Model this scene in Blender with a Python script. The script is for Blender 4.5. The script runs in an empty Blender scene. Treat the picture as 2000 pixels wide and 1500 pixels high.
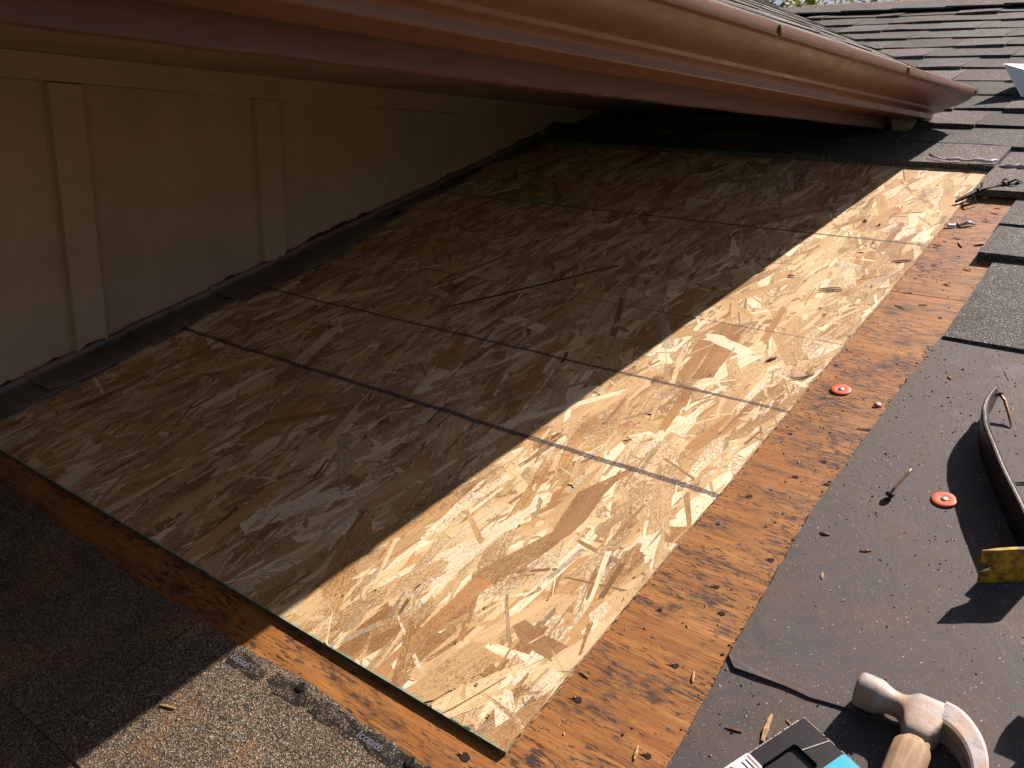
import bpy, math, random
import numpy as np
from mathutils import Matrix, Vector

# ------------------------------------------------------------------ camera, sky, sun, exposure
scene = bpy.context.scene
COL = scene.collection
CAM_POS = Vector((-0.49915, -0.41332, 0.49518))
CAM_R = ((0.63711, -0.77067, 0.01257), (-0.18100, -0.16545, -0.96947), (0.74922, 0.61538, -0.24490))
cam_data = bpy.data.cameras.new('camera')
cam = bpy.data.objects.new('camera', cam_data); COL.objects.link(cam)
r0, r1, r2 = (Vector(r).normalized() for r in CAM_R)
cam.matrix_world = Matrix(((r0.x, -r1.x, -r2.x, CAM_POS.x), (r0.y, -r1.y, -r2.y, CAM_POS.y),
                           (r0.z, -r1.z, -r2.z, CAM_POS.z), (0, 0, 0, 1)))
cam_data.sensor_width = 36.0
cam_data.lens = 36.0 * 1678.55 / 2000.0
cam_data.clip_start = 0.02
cam_data.clip_end = 3000
scene.camera = cam

SUN = Vector((0.67, -0.222, 0.708)).normalized()
world = bpy.data.worlds.new('World'); scene.world = world; world.use_nodes = True
wn = world.node_tree.nodes; wl = world.node_tree.links
sky = wn.new('ShaderNodeTexSky'); sky.sky_type = 'NISHITA'; sky.sun_disc = False
sky.sun_elevation = math.asin(SUN.z); sky.sun_rotation = math.atan2(SUN.x, SUN.y)
sky.air_density = 1.0; sky.dust_density = 1.5; sky.ozone_density = 1.0
bg = wn['Background']; bg.inputs['Strength'].default_value = 0.05
wl.new(sky.outputs[0], bg.inputs['Color'])
sun_data = bpy.data.lights.new('sun', 'SUN'); sun_data.energy = 5.0; sun_data.angle = math.radians(0.55)
sun_data.color = (1.0, 0.965, 0.91)
sun = bpy.data.objects.new('sun', sun_data); COL.objects.link(sun)
sun.rotation_euler = SUN.to_track_quat('Z', 'Y').to_euler(); sun.location = (4, -2, 6)
scene.view_settings.view_transform = 'Standard'
scene.view_settings.look = 'None'
scene.view_settings.gamma = 1.0
scene.view_settings.use_curve_mapping = False
scene.view_settings.exposure = 0.70
scene.view_settings.use_white_balance = True
scene.view_settings.white_balance_temperature = 7300
scene.view_settings.white_balance_tint = 22

# ------------------------------------------------------------------ frames and helpers
# roof frame: u up the slope, v across towards the siding wall, h off the deck; origin at the new board's near right corner
W = np.array([[0.9534345, -0.0158165, -0.3011850], [0.0, 0.9986240, -0.0524420], [0.3016, 0.05, 0.9521226]])
DECK = Matrix([list(W[i]) + [0] for i in range(3)] + [[0, 0, 0, 1]])
def deck_pt(u, v, h=0.0): return Vector(W @ np.array([u, v, h]))
def deck_z(x, y): return (0.3011850 * x + 0.0524420 * y) / 0.9521226
rnd = random.Random(11)

def smooth(me, on=True):
    me.polygons.foreach_set('use_smooth', [on] * len(me.polygons)); me.update()

def add(name, verts, faces, material, parent=None, matrix=None, color=None, sm=False):
    me = bpy.data.meshes.new(name); me.from_pydata([tuple(v) for v in verts], [], [tuple(f) for f in faces]); me.update()
    if material: me.materials.append(material)
    if sm: smooth(me)
    o = bpy.data.objects.new(name, me); COL.objects.link(o)
    if parent: o.parent = parent
    if matrix is not None: o.matrix_world = matrix
    if color: o.color = color
    return o

def tag(o, label=None, cat=None, group=None, kind=None):
    if label: o['label'] = label
    if cat: o['category'] = cat
    if group: o['group'] = group
    if kind: o['kind'] = kind
    return o

def thing(name, label, cat, matrix, group=None):
    o = bpy.data.objects.new(name, None); COL.objects.link(o); o.matrix_world = matrix
    o.empty_display_size = 0.05
    return tag(o, label, cat, group)

def on_deck(u, v, h=0.0, rz=0.0): return DECK @ Matrix.Translation((u, v, h)) @ Matrix.Rotation(rz, 4, 'Z')

class MB:
    """collects shapes for one mesh"""
    def __init__(s): s.v = []; s.f = []
    def raw(s, vs, fs):
        b = len(s.v); s.v += [tuple(x) for x in vs]; s.f += [tuple(i + b for i in f) for f in fs]
    def box(s, x0, x1, y0, y1, z0, z1):
        s.raw([(x, y, z) for z in (z0, z1) for y in (y0, y1) for x in (x0, x1)],
              [(0, 2, 3, 1), (4, 5, 7, 6), (0, 1, 5, 4), (2, 6, 7, 3), (0, 4, 6, 2), (1, 3, 7, 5)])
    def prism(s, poly, ztop, zbot):
        """poly: list of (x,y); ztop/zbot callables or numbers"""
        zt = ztop if callable(ztop) else (lambda x, y: ztop)
        zb = zbot if callable(zbot) else (lambda x, y: zbot)
        n = len(poly)
        if sum(poly[i][0] * poly[(i + 1) % n][1] - poly[(i + 1) % n][0] * poly[i][1] for i in range(n)) < 0: poly = poly[::-1]
        s.raw([(x, y, zt(x, y)) for x, y in poly] + [(x, y, zb(x, y)) for x, y in poly],
              [tuple(range(n)), tuple(range(2 * n - 1, n - 1, -1))] + [(i, i + n, (i + 1) % n + n, (i + 1) % n) for i in range(n)])
    def loft(s, rings, cap=True, closed=True):
        n = len(rings[0]); b = len(s.v)
        for r in rings: s.v += [tuple(p) for p in r]
        for k in range(len(rings) - 1):
            for i in range(n if closed else n - 1):
                j = (i + 1) % n
                s.f.append((b + k * n + i, b + k * n + j, b + (k + 1) * n + j, b + (k + 1) * n + i))
        if cap and closed:
            s.f.append(tuple(b + i for i in range(n - 1, -1, -1)))
            s.f.append(tuple(b + (len(rings) - 1) * n + i for i in range(n)))
    def tube(s, pts, radii, n=8):
        pts = [Vector(p) for p in pts]; rings = []
        if not hasattr(radii, '__len__'): radii = [radii] * len(pts)
        prev = None
        for i, p in enumerate(pts):
            d = (pts[min(i + 1, len(pts) - 1)] - pts[max(i - 1, 0)]).normalized()
            if prev is None: a = d.orthogonal().normalized()
            else: a = (prev - d * prev.dot(d)).normalized()
            prev = a; c = d.cross(a)
            rings.append([p + (a * math.cos(t) + c * math.sin(t)) * radii[i] for t in [2 * math.pi * k / n for k in range(n)]])
        s.loft(rings)
    def lathe(s, prof, n=24, at=(0, 0, 0)):
        rings = [[(at[0] + r * math.cos(2 * math.pi * k / n), at[1] + r * math.sin(2 * math.pi * k / n), at[2] + z) for k in range(n)] for r, z in prof]
        s.loft(rings)
    def obj(s, name, material, parent=None, matrix=None, color=None, sm=False):
        return add(name, s.v, s.f, material, parent, matrix, color, sm)

def clip(poly, a, b, c):
    """keep a*x+b*y+c >= 0"""
    out = []
    for i in range(len(poly)):
        p, q = poly[i], poly[(i + 1) % len(poly)]
        dp = a * p[0] + b * p[1] + c; dq = a * q[0] + b * q[1] + c
        if dp >= 0: out.append(p)
        if (dp >= 0) != (dq >= 0):
            t = dp / (dp - dq); out.append((p[0] + (q[0] - p[0]) * t, p[1] + (q[1] - p[1]) * t))
    return out

# ------------------------------------------------------------------ materials
class Mat:
    def __init__(s, name, rough=0.7, metal=0.0, spec=0.4):
        s.m = bpy.data.materials.new(name); s.m.use_nodes = True
        s.nt = s.m.node_tree; s.b = s.nt.nodes['Principled BSDF']
        s.b.inputs['Roughness'].default_value = rough; s.b.inputs['Metallic'].default_value = metal
        s.b.inputs['Specular IOR Level'].default_value = spec
    def n(s, t, **kw):
        x = s.nt.nodes.new(t)
        for k, v in kw.items(): setattr(x, k, v)
        return x
    def link(s, a, b): s.nt.links.new(a, b)
    def coord(s, scale=(1, 1, 1), loc=(0, 0, 0), rot=(0, 0, 0), src=None):
        m = s.n('ShaderNodeMapping'); m.inputs['Scale'].default_value = scale; m.inputs['Location'].default_value = loc
        m.inputs['Rotation'].default_value = rot
        if src is None:
            if not hasattr(s, '_tc'): s._tc = s.n('ShaderNodeTexCoord')
            src = s._tc.outputs['Object']
        s.link(src, m.inputs['Vector']); return m.outputs[0]
    def noise(s, vec, scale, detail=3, rough=0.55, dist=0.0):
        t = s.n('ShaderNodeTexNoise'); t.inputs['Scale'].default_value = scale; t.inputs['Detail'].default_value = detail
        t.inputs['Roughness'].default_value = rough; t.inputs['Distortion'].default_value = dist
        s.link(vec, t.inputs['Vector']); return t.outputs['Fac']
    def voro(s, vec, scale, out='Color', feature='F1'):
        t = s.n('ShaderNodeTexVoronoi'); t.feature = feature; t.inputs['Scale'].default_value = scale
        s.link(vec, t.inputs['Vector']); return t.outputs[out]
    def ramp(s, fac, stops, interp='LINEAR'):
        t = s.n('ShaderNodeValToRGB'); e = t.color_ramp.elements; t.color_ramp.interpolation = interp
        while len(e) < len(stops): e.new(0.5)
        for k, (p, c) in zip(e, stops):
            k.position = p; k.color = (c, c, c, 1) if not hasattr(c, '__len__') else (*c[:3], 1)
        s.link(fac, t.inputs[0]); return t.outputs[0]
    def mix(s, fac, a, b, mode='MIX'):
        t = s.n('ShaderNodeMix', data_type='RGBA', blend_type=mode)
        for i, x in ((0, fac), (6, a), (7, b)):
            if hasattr(x, 'is_linked'): s.link(x, t.inputs[i])
            elif hasattr(x, '__len__'): t.inputs[i].default_value = (*x[:3], 1)
            else: t.inputs[i].default_value = x if i == 0 else (x, x, x, 1)
        return t.outputs[2]
    def math(s, op, a, b=0.0, c=None, clamp=False):
        t = s.n('ShaderNodeMath', operation=op); t.use_clamp = clamp
        for i, x in enumerate((a, b) if c is None else (a, b, c)):
            if hasattr(x, 'is_linked'): s.link(x, t.inputs[i])
            else: t.inputs[i].default_value = x
        return t.outputs[0]
    def sep(s, vec):
        t = s.n('ShaderNodeSeparateXYZ'); s.link(vec, t.inputs[0]); return t.outputs
    def attr(s, name): 
        t = s.n('ShaderNodeAttribute'); t.attribute_name = name; return t.outputs
    def objcol(s): return s.n('ShaderNodeObjectInfo').outputs['Color']
    def col(s, x):
        if hasattr(x, 'is_linked'): s.link(x, s.b.inputs['Base Color'])
        else: s.b.inputs['Base Color'].default_value = (*x[:3], 1)
        return s
    def rough(s, x): s.link(x, s.b.inputs['Roughness']); return s
    def bump(s, h, strength=0.3, dist=0.001):
        t = s.n('ShaderNodeBump'); t.inputs['Strength'].default_value = strength; t.inputs['Distance'].default_value = dist
        s.link(h, t.inputs['Height']); s.link(t.outputs[0], s.b.inputs['Normal']); return s

# --- oriented strand board
LINES = [(0.4064, 0.0046), (0.6096, 0.0032), (0.8128, 0.0014), (1.2192, 0.0036)]
def mat_osb():
    M = Mat('strand_wood', 0.62, 0, 0.3)
    a = M.attr('col')['Color']; uv = M.attr('grain')['Vector']
    g = M.noise(M.coord((14, 260, 0), src=uv), 1.0, 4, 0.6)
    base = M.mix(1.0, a, M.ramp(g, [(0.25, 0.72), (0.5, 0.98), (0.75, 1.10)]), 'MULTIPLY')
    o = M.coord()
    # resin specks and dark flecks, gathered in patches, stretched along the strands
    p1 = M.noise(M.coord((190, 480, 0), src=uv), 1.0, 6, 0.78)
    patch = M.noise(M.coord((9, 15, 9), loc=(3, 1, 0)), 1.0, 3, 0.6)
    sz = M.sep(uv)[2]
    thr = M.math('SUBTRACT', M.math('MULTIPLY_ADD', patch, -0.40, 0.775), M.math('MULTIPLY', M.math('POWER', sz, 1.4), 0.15))
    fl = M.math('MULTIPLY', M.math('SUBTRACT', p1, thr), 14.0, clamp=True)
    base = M.mix(M.math('MULTIPLY', fl, 0.70), base, (0.20, 0.095, 0.036))
    p2 = M.voro(M.coord((170, 230, 1)), 1.0, 'Distance')
    p2m = M.math('LESS_THAN', p2, 0.13)
    base = M.mix(M.math('MULTIPLY', p2m, 0.55), base, (0.10, 0.05, 0.02))
    # printed layout lines across the sheet
    x, y, z = M.sep(o)
    wob = M.noise(M.coord((6, 260, 1)), 1.0, 3)
    wv = M.math('MULTIPLY_ADD', M.noise(M.coord((0, 5, 0)), 1.0, 3), 0.014, -0.007)
    ink = None
    for u, hw in LINES:
        d = M.math('ABSOLUTE', M.math('SUBTRACT', M.math('ADD', x, wv), u))
        e = M.math('MULTIPLY_ADD', wob, hw * 1.5, hw * 0.3)
        k = M.math('MULTIPLY', M.math('SUBTRACT', e, d), 1400.0, clamp=True)
        ink = k if ink is None else M.math('MAXIMUM', ink, k)
    inkn = M.ramp(M.noise(M.coord((300, 300, 1)), 1.0, 2), [(0.3, 0.58), (0.6, 0.90)])
    base = M.mix(M.math('MULTIPLY', ink, inkn), base, (0.038, 0.042, 0.055))
    # green edge sealer bleeding over the near edge
    gm = M.math('MULTIPLY', M.math('SUBTRACT', M.math('MULTIPLY_ADD', M.noise(M.coord((40, 60, 1)), 1.0, 4), 0.016, -0.0045), x), 300.0, clamp=True)
    base = M.mix(M.math('MULTIPLY', gm, 0.75), base, (0.22, 0.34, 0.25))
    M.col(base)
    # screen texture pressed in the face
    w = M.math('SINE', M.math('MULTIPLY', x, 2 * math.pi / 0.0026))
    w2 = M.math('SINE', M.math('MULTIPLY', y, 2 * math.pi / 0.0030))
    h = M.math('ADD', M.math('MULTIPLY', M.math('ADD', w, M.math('MULTIPLY', w2, 0.3)), 0.22), M.math('ADD', M.math('MULTIPLY', g, 0.8), M.math('MULTIPLY', fl, -0.7)))
    M.bump(h, 0.32, 0.0006)
    return M.m
STRAND = mat_osb()

def mat_osb_edge():
    M = Mat('board_edge', 0.85, 0, 0.2)
    n = M.noise(M.coord((35, 35, 700)), 1.0, 4, 0.65)
    n2 = M.noise(M.coord((120, 120, 260), loc=(5, 2, 0)), 1.0, 3)
    c = M.ramp(n, [(0.3, (0.18, 0.10, 0.05)), (0.46, (0.42, 0.28, 0.16)), (0.62, (0.60, 0.46, 0.30))])
    c = M.mix(M.ramp(n2, [(0.55, 0.0), (0.70, 0.45)]), c, (0.36, 0.26, 0.17))
    return M.col(c).bump(n, 0.5, 0.001).m
EDGE = mat_osb_edge()

def mat_green():
    M = Mat('green_edge_paint', 0.7)
    n = M.noise(M.coord((60, 60, 300)), 1.0, 4)
    return M.col(M.ramp(n, [(0.3, (0.012, 0.035, 0.024)), (0.6, (0.045, 0.10, 0.07)), (0.75, (0.22, 0.20, 0.13))])).bump(n, 0.6, 0.001).m
GREEN = mat_green()

def mat_plywood():
    M = Mat('weathered_plywood', 0.6, 0, 0.35)
    g1 = M.noise(M.coord((95, 7, 1)), 1.0, 5, 0.62, 0.4)
    g2 = M.noise(M.coord((480, 22, 1)), 1.0, 3, 0.6)
    big = M.noise(M.coord((5, 4, 1), loc=(1, 4, 0)), 1.0, 3)
    c = M.ramp(g1, [(0.25, (0.18, 0.066, 0.017)), (0.45, (0.31, 0.130, 0.035)), (0.6, (0.40, 0.180, 0.050)), (0.8, (0.52, 0.275, 0.10))])
    c = M.mix(M.ramp(big, [(0.42, 0.0), (0.68, 0.55)]), c, (0.33, 0.11, 0.026))
    c = M.mix(M.ramp(g2, [(0.3, 0.6), (0.48, 0.0)]), c, (0.14, 0.05, 0.018))
    # short dark checks along the grain
    ck = M.noise(M.coord((300, 62, 1), loc=(7, 3, 0)), 1.0, 4, 0.66, 0.3)
    pt = M.noise(M.coord((11, 8, 1), loc=(2, 9, 0)), 1.0, 3, 0.6)
    thr = M.math('MULTIPLY_ADD', pt, -0.60, 0.855)
    k = M.math('MULTIPLY', M.math('SUBTRACT', ck, thr), 16.0, clamp=True)
    c = M.mix(M.math('MULTIPLY', k, 0.88), c, (0.035, 0.024, 0.020))
    # black water stains
    st = M.noise(M.coord((26, 9, 1), loc=(0, 5, 0)), 1.0, 5, 0.62, 0.6)
    s2 = M.math('MULTIPLY', M.ramp(st, [(0.47, 0.0), (0.62, 1.0)]), M.ramp(ck, [(0.40, 0.0), (0.58, 0.95)]))
    c = M.mix(s2, c, (0.045, 0.032, 0.028))
    # rusty black halos around old nail holes
    vd = M.voro(M.coord((24, 13, 1), loc=(0.3, 0.1, 0)), 1.0, 'Distance')
    hn = M.math('MULTIPLY_ADD', M.noise(M.coord((260, 70, 1)), 1.0, 4, 0.65), 0.5, -0.25)
    halo = M.ramp(M.math('ADD', vd, hn), [(0.07, 1.0), (0.13, 0.6), (0.22, 0.0)])
    c = M.mix(M.math('MULTIPLY', halo, 0.85), c, (0.03, 0.024, 0.022))
    M.col(c)
    h = M.math('SUBTRACT', M.math('ADD', g1, M.math('MULTIPLY', g2, 0.6)), M.math('MULTIPLY', k, 0.8))
    return M.bump(h, 0.5, 0.0012).m
PLY = mat_plywood()

def mat_granule(name, lo=0.02, tint=(1, 0.96, 0.9), scale=430, warm=0.0, glitter=0.35, bright=1.0, white=0.35):
    M = Mat(name, 0.8, 0, glitter)
    o = M.coord()
    vc = M.voro(o, scale)
    r, g, b = M.sep(vc)
    c = M.ramp(r, [(0.0, lo), (0.30, lo * 1.6), (0.55, 0.075 * bright), (0.78, 0.15 * bright), (0.93, 0.24 * bright), (0.985, 0.24 * bright + white)])
    c = M.mix(M.ramp(g, [(0.7, 0.0), (0.85, 0.5 + warm)]), c, (0.17 * bright, 0.115 * bright, 0.065 * bright))
    if warm:
        pm = M.ramp(M.noise(M.coord((9, 9, 1), loc=(1.3, 2, 0)), 1.0, 3), [(0.50, 0.0), (0.66, 0.75)])
        pr = M.ramp(b, [(0.68, 0.0), (0.74, 1.0)])
        c = M.mix(M.math('MULTIPLY', pm, pr), c, (0.48, 0.22, 0.085))
        gr = M.math('GREATER_THAN', g, 0.996)
        c = M.mix(gr, c, (0.18, 0.42, 0.36))
    pat = M.noise(M.coord((5, 5, 5)), 1.0, 4, 0.6)
    c = M.mix(1.0, c, M.ramp(pat, [(0.3, 0.72), (0.7, 1.2)]), 'MULTIPLY')
    c = M.mix(1.0, c, M.objcol(), 'MULTIPLY')
    c = M.mix(1.0, c, tint, 'MULTIPLY')
    M.col(c)
    h = M.math('ADD', M.math('MULTIPLY', r, 0.6), M.voro(o, scale, 'Distance'))
    return M.bump(h, 0.75, 0.0011).m
GRAN = mat_granule('shingle_granules', 0.045, scale=640, bright=1.05, tint=(0.97, 0.98, 0.94))
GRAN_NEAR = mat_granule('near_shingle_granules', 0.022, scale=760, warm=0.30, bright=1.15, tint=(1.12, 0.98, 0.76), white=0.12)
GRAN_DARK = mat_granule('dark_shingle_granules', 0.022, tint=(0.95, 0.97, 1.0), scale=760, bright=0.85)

def mat_tar_granules():
    M = Mat('tar_with_granules', 0.5, 0, 0.5)
    r, g, b = M.sep(M.voro(M.coord(), 760))
    n = M.noise(M.coord((120, 45, 1)), 1.0, 5, 0.7)
    k = M.math('MULTIPLY', M.math('SUBTRACT', M.math('ADD', n, M.math('MULTIPLY', r, 0.30)), 0.66), 9.0, clamp=True)
    c = M.mix(k, (0.014, 0.013, 0.012), M.ramp(g, [(0.0, (0.03, 0.027, 0.022)), (0.6, (0.10, 0.082, 0.055)), (1.0, (0.30, 0.26, 0.2))]))
    M.col(c); return M.bump(M.math('ADD', r, n), 0.7, 0.0010).m
TARG = mat_tar_granules()

def mat_felt():
    M = Mat('asphalt_felt', 0.75, 0, 0.4)
    n = M.noise(M.coord((13, 13, 1)), 1.0, 7, 0.72, 0.6)
    f = M.noise(M.coord((900, 900, 1)), 1.0, 2)
    c = M.ramp(n, [(0.3, (0.040, 0.0365, 0.037)), (0.5, (0.076, 0.069, 0.070)), (0.66, (0.115, 0.104, 0.100))])
    c = M.mix(M.ramp(f, [(0.35, 0.35), (0.6, 0.0)]), c, (0.03, 0.028, 0.03))
    b = M.noise(M.coord((15, 15, 1), loc=(4, 2, 0)), 1.0, 4)
    c = M.mix(M.ramp(b, [(0.50, 0.0), (0.66, 0.7)]), c, (0.095, 0.068, 0.046))
    d = M.voro(M.coord((330, 330, 1)), 1.0, 'Distance'); rr, gg, bb = M.sep(M.voro(M.coord((330, 330, 1)), 1.0))
    sp = M.math('MULTIPLY', M.math('LESS_THAN', d, 0.27), M.math('GREATER_THAN', rr, 0.60))
    c = M.mix(M.math('MULTIPLY', sp, 0.85), c, M.ramp(gg, [(0.0, (0.22, 0.15, 0.085)), (0.85, (0.12, 0.085, 0.05)), (1.0, (0.5, 0.44, 0.36))]))
    M.col(c)
    M.rough(M.ramp(n, [(0.3, 0.6), (0.7, 0.85)]))
    return M.bump(M.math('ADD', f, M.math('MULTIPLY', n, 3.0)), 0.35, 0.0012).m
FELT = mat_felt()

def mat_paint(name, c, rough, bumpscale=(40, 40, 40), strength=0.06, var=0.12, metal=0.0, spec=0.5, dirt=0.0):
    M = Mat(name, rough, metal, spec)
    n = M.noise(M.coord(bumpscale), 1.0, 4, 0.6)
    big = M.noise(M.coord((5, 5, 5)), 1.0, 4, 0.6)
    k = M.mix(1.0, c, M.ramp(big, [(0.3, 1 - var), (0.7, 1 + var)]), 'MULTIPLY')
    if dirt:
        k = M.mix(M.ramp(n, [(0.58, 0.0), (0.72, dirt)]), k, tuple(x * 0.35 for x in c))
    M.col(k)
    M.rough(M.ramp(n, [(0.3, max(rough - 0.08, 0.05)), (0.7, min(rough + 0.12, 1))]))
    return M.bump(n, strength, 0.001).m
GUTTER = mat_paint('brown_gutter_paint', (0.175, 0.078, 0.048), 0.36, (30, 60, 60), 0.05, 0.1, 0.0, 0.5)
FASCIA = mat_paint('brown_board_paint', (0.135, 0.055, 0.034), 0.5, (14, 90, 90), 0.2, 0.15)
SIDING = mat_paint('tan_siding_paint', (0.45, 0.315, 0.230), 0.75, (170, 170, 7), 1.0, 0.14, dirt=0.22)
TRIM = mat_paint('tan_trim_paint', (0.455, 0.320, 0.234), 0.7, (12, 90, 90), 0.35, 0.10, dirt=0.12)
FLASH = mat_paint('old_grey_flashing', (0.15, 0.135, 0.12), 0.5, (25, 25, 25), 0.3, 0.35, 0.3, 0.5, dirt=0.6)
BARE = mat_paint('torn_brown_wood', (0.20, 0.085, 0.04), 0.85, (60, 60, 60), 0.6, 0.3)
WHITE = mat_paint('white_sheet_metal', (0.78, 0.79, 0.80), 0.4, (20, 20, 20), 0.03, 0.03)
GREYMETAL = mat_paint('grey_pink_metal', (0.30, 0.21, 0.19), 0.45, (20, 20, 20), 0.1, 0.2, 0.2)
TAR = mat_paint('black_tar', (0.016, 0.014, 0.012), 0.42, (260, 260, 260), 0.9, 0.4)
PRINT = mat_paint('faded_white_print', (0.17, 0.19, 0.24), 0.7, (700, 350, 500), 0.3, 0.4, dirt=1.0)
CAPRED = mat_paint('orange_red_plastic', (0.72, 0.13, 0.055), 0.45, (180, 180, 180), 0.15, 0.12)
STEEL = mat_paint('bright_steel', (0.62, 0.64, 0.68), 0.32, (200, 200, 200), 0.2, 0.15, 0.9)
HILITESTEEL = mat_paint('worn_highlight_steel', (0.24, 0.235, 0.23), 0.4, (120, 120, 120), 0.3, 0.4, 0.7, dirt=0.6)
RUST = mat_paint('rusty_steel', (0.16, 0.075, 0.045), 0.7, (300, 300, 300), 0.5, 0.4, 0.3, dirt=0.7)
NAILDARK = mat_paint('dark_nail_steel', (0.075, 0.070, 0.080), 0.55, (300, 300, 300), 0.4, 0.4, 0.5)
COPPERY = mat_paint('coppery_nail', (0.40, 0.22, 0.12), 0.4, (200, 200, 200), 0.2, 0.2, 0.6)
BLACKSTEEL = mat_paint('worn_black_steel', (0.060, 0.057, 0.055), 0.36, (90, 90, 90), 0.25, 0.4, 0.75, dirt=0.5)
BLACKRUB = mat_paint('black_rubber', (0.012, 0.012, 0.013), 0.6, (200, 200, 200), 0.2, 0.2)
CYAN = mat_paint('cyan_print', (0.03, 0.50, 0.68), 0.4, (60, 60, 60), 0.03, 0.04)
LABELW = mat_paint('white_label', (0.80, 0.78, 0.80), 0.5, (60, 60, 60), 0.03, 0.04)
LABELR = mat_paint('red_label', (0.66, 0.03, 0.025), 0.5, (60, 60, 60), 0.03, 0.06)
LABELK = mat_paint('navy_label', (0.02, 0.03, 0.10), 0.5, (60, 60, 60), 0.03, 0.06)
CARDEDGE = mat_paint('worn_card_edge', (0.55, 0.52, 0.48), 0.8, (300, 300, 300), 0.5, 0.3, dirt=0.8)
BARK = mat_paint('bark', (0.10, 0.075, 0.055), 0.9, (20, 20, 6), 0.8, 0.3)
TWIG = mat_paint('tarry_twig', (0.022, 0.020, 0.018), 0.7, (200, 200, 200), 0.8, 0.5)
FILM = mat_paint('clear_torn_film', (0.42, 0.40, 0.44), 0.18, (120, 120, 120), 0.4, 0.2, 0.0, 0.9)
GRASS = mat_paint('lawn', (0.06, 0.09, 0.03), 0.9, (3, 3, 3), 0.5, 0.3)
PLAIN = mat_paint('plain_stucco', (0.34, 0.27, 0.2), 0.9, (20, 20, 20), 0.3, 0.1)
HOLE = mat_paint('hole_shade', (0.016, 0.011, 0.009), 0.95, (300, 300, 300), 0.3, 0.3)
UNDER = mat_paint('bare_roof_boards', (0.10, 0.06, 0.035), 0.9, (20, 60, 20), 0.4, 0.2)

def mat_wood(name, c, lo=0.6, s=(220, 220, 14)):
    M = Mat(name, 0.65, 0, 0.3)
    n = M.noise(M.coord(s), 1.0, 4, 0.6); big = M.noise(M.coord((40, 40, 40)), 1.0, 3)
    k = M.mix(1.0, c, M.ramp(n, [(0.3, lo), (0.7, 1.15)]), 'MULTIPLY')
    k = M.mix(M.ramp(big, [(0.5, 0.0), (0.7, 0.5)]), k, tuple(x * 0.4 for x in c))
    return M.col(k).bump(n, 0.4, 0.0006).m
SPL_LIGHT = mat_wood('pale_splinter_wood', (0.58, 0.38, 0.20))
SPL_MID = mat_wood('brown_splinter_wood', (0.26, 0.12, 0.06))
SPL_DARK = mat_wood('dark_splinter_wood', (0.09, 0.05, 0.032))
HANDLE = mat_wood('weathered_handle_wood', (0.44, 0.30, 0.175), 0.5, (200, 16, 200))

def mat_hammer():
    M = Mat('worn_hammer_steel', 0.5, 0.25, 0.5)
    n = M.noise(M.coord((80, 80, 80)), 1.0, 5, 0.65); p = M.noise(M.coord((38, 38, 38), loc=(2, 1, 0)), 1.0, 4, 0.6)
    c = M.ramp(n, [(0.3, (0.17, 0.165, 0.17)), (0.5, (0.36, 0.34, 0.33)), (0.72, (0.47, 0.43, 0.40))])
    c = M.mix(M.ramp(p, [(0.44, 0.0), (0.62, 0.75)]), c, (0.42, 0.28, 0.18))
    M.col(c); M.rough(M.ramp(n, [(0.3, 0.5), (0.7, 0.75)]))
    return M.bump(n, 0.5, 0.0010).m
HAMMER = mat_hammer()

def mat_yellow():
    M = Mat('worn_yellow_paint', 0.5, 0, 0.4)
    n = M.noise(M.coord((60, 60, 60)), 1.0, 5, 0.65); p = M.noise(M.coord((140, 140, 140)), 1.0, 4)
    c = M.mix(M.ramp(n, [(0.42, 0.0), (0.60, 0.9)]), (0.60, 0.33, 0.02), (0.09, 0.06, 0.02))
    c = M.mix(M.ramp(p, [(0.60, 0.0), (0.68, 0.8)]), c, (0.06, 0.05, 0.045))
    return M.col(c).bump(n, 0.3, 0.0006).m
YELLOW = mat_yellow()

def mat_black_card():
    M = Mat('scuffed_black_card', 0.4, 0, 0.5)
    n = M.noise(M.coord((220, 35, 60)), 1.0, 4, 0.65, 0.5); p = M.noise(M.coord((60, 60, 60)), 1.0, 4)
    k = M.math('MULTIPLY', M.ramp(n, [(0.66, 0.0), (0.70, 1.0)]), M.ramp(p, [(0.48, 0.0), (0.6, 0.6)]))
    return M.col(M.mix(k, (0.014, 0.014, 0.016), (0.5, 0.5, 0.5))).bump(p, 0.25, 0.001).m
CARD = mat_black_card()

def mat_leaf(name, a, b):
    M = Mat(name, 0.6, 0, 0.3)
    n = M.voro(M.coord((9, 9, 9)), 1.0); r, g, bb = M.sep(n)
    c = M.ramp(r, [(0.0, a), (1.0, b)])
    M.col(c)
    tr = M.n('ShaderNodeBsdfTranslucent'); M.link(c, tr.inputs['Color'])
    mx = M.n('ShaderNodeMixShader'); mx.inputs[0].default_value = 0.35
    M.link(M.b.outputs[0], mx.inputs[1]); M.link(tr.outputs[0], mx.inputs[2])
    M.link(mx.outputs[0], M.nt.nodes['Material Output'].inputs['Surface'])
    return M.m
LEAF = mat_leaf('yellow_green_leaf', (0.055, 0.10, 0.018), (0.20, 0.22, 0.035))

# ------------------------------------------------------------------ ground and body of the house
m = MB(); m.raw([(-900, -900, -3.2), (900, -900, -3.2), (900, 900, -3.2), (-900, 900, -3.2)], [(0, 1, 2, 3)])
tag(m.obj('ground', GRASS), kind='structure')
m = MB(); m.prism([(-1.6, -3.0), (3.72, -3.0), (3.72, 6.0), (-1.6, 6.0)], lambda x, y: deck_z(x, y) - 0.10, -3.2)
tag(m.obj('house_body', PLAIN), kind='structure')

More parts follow.
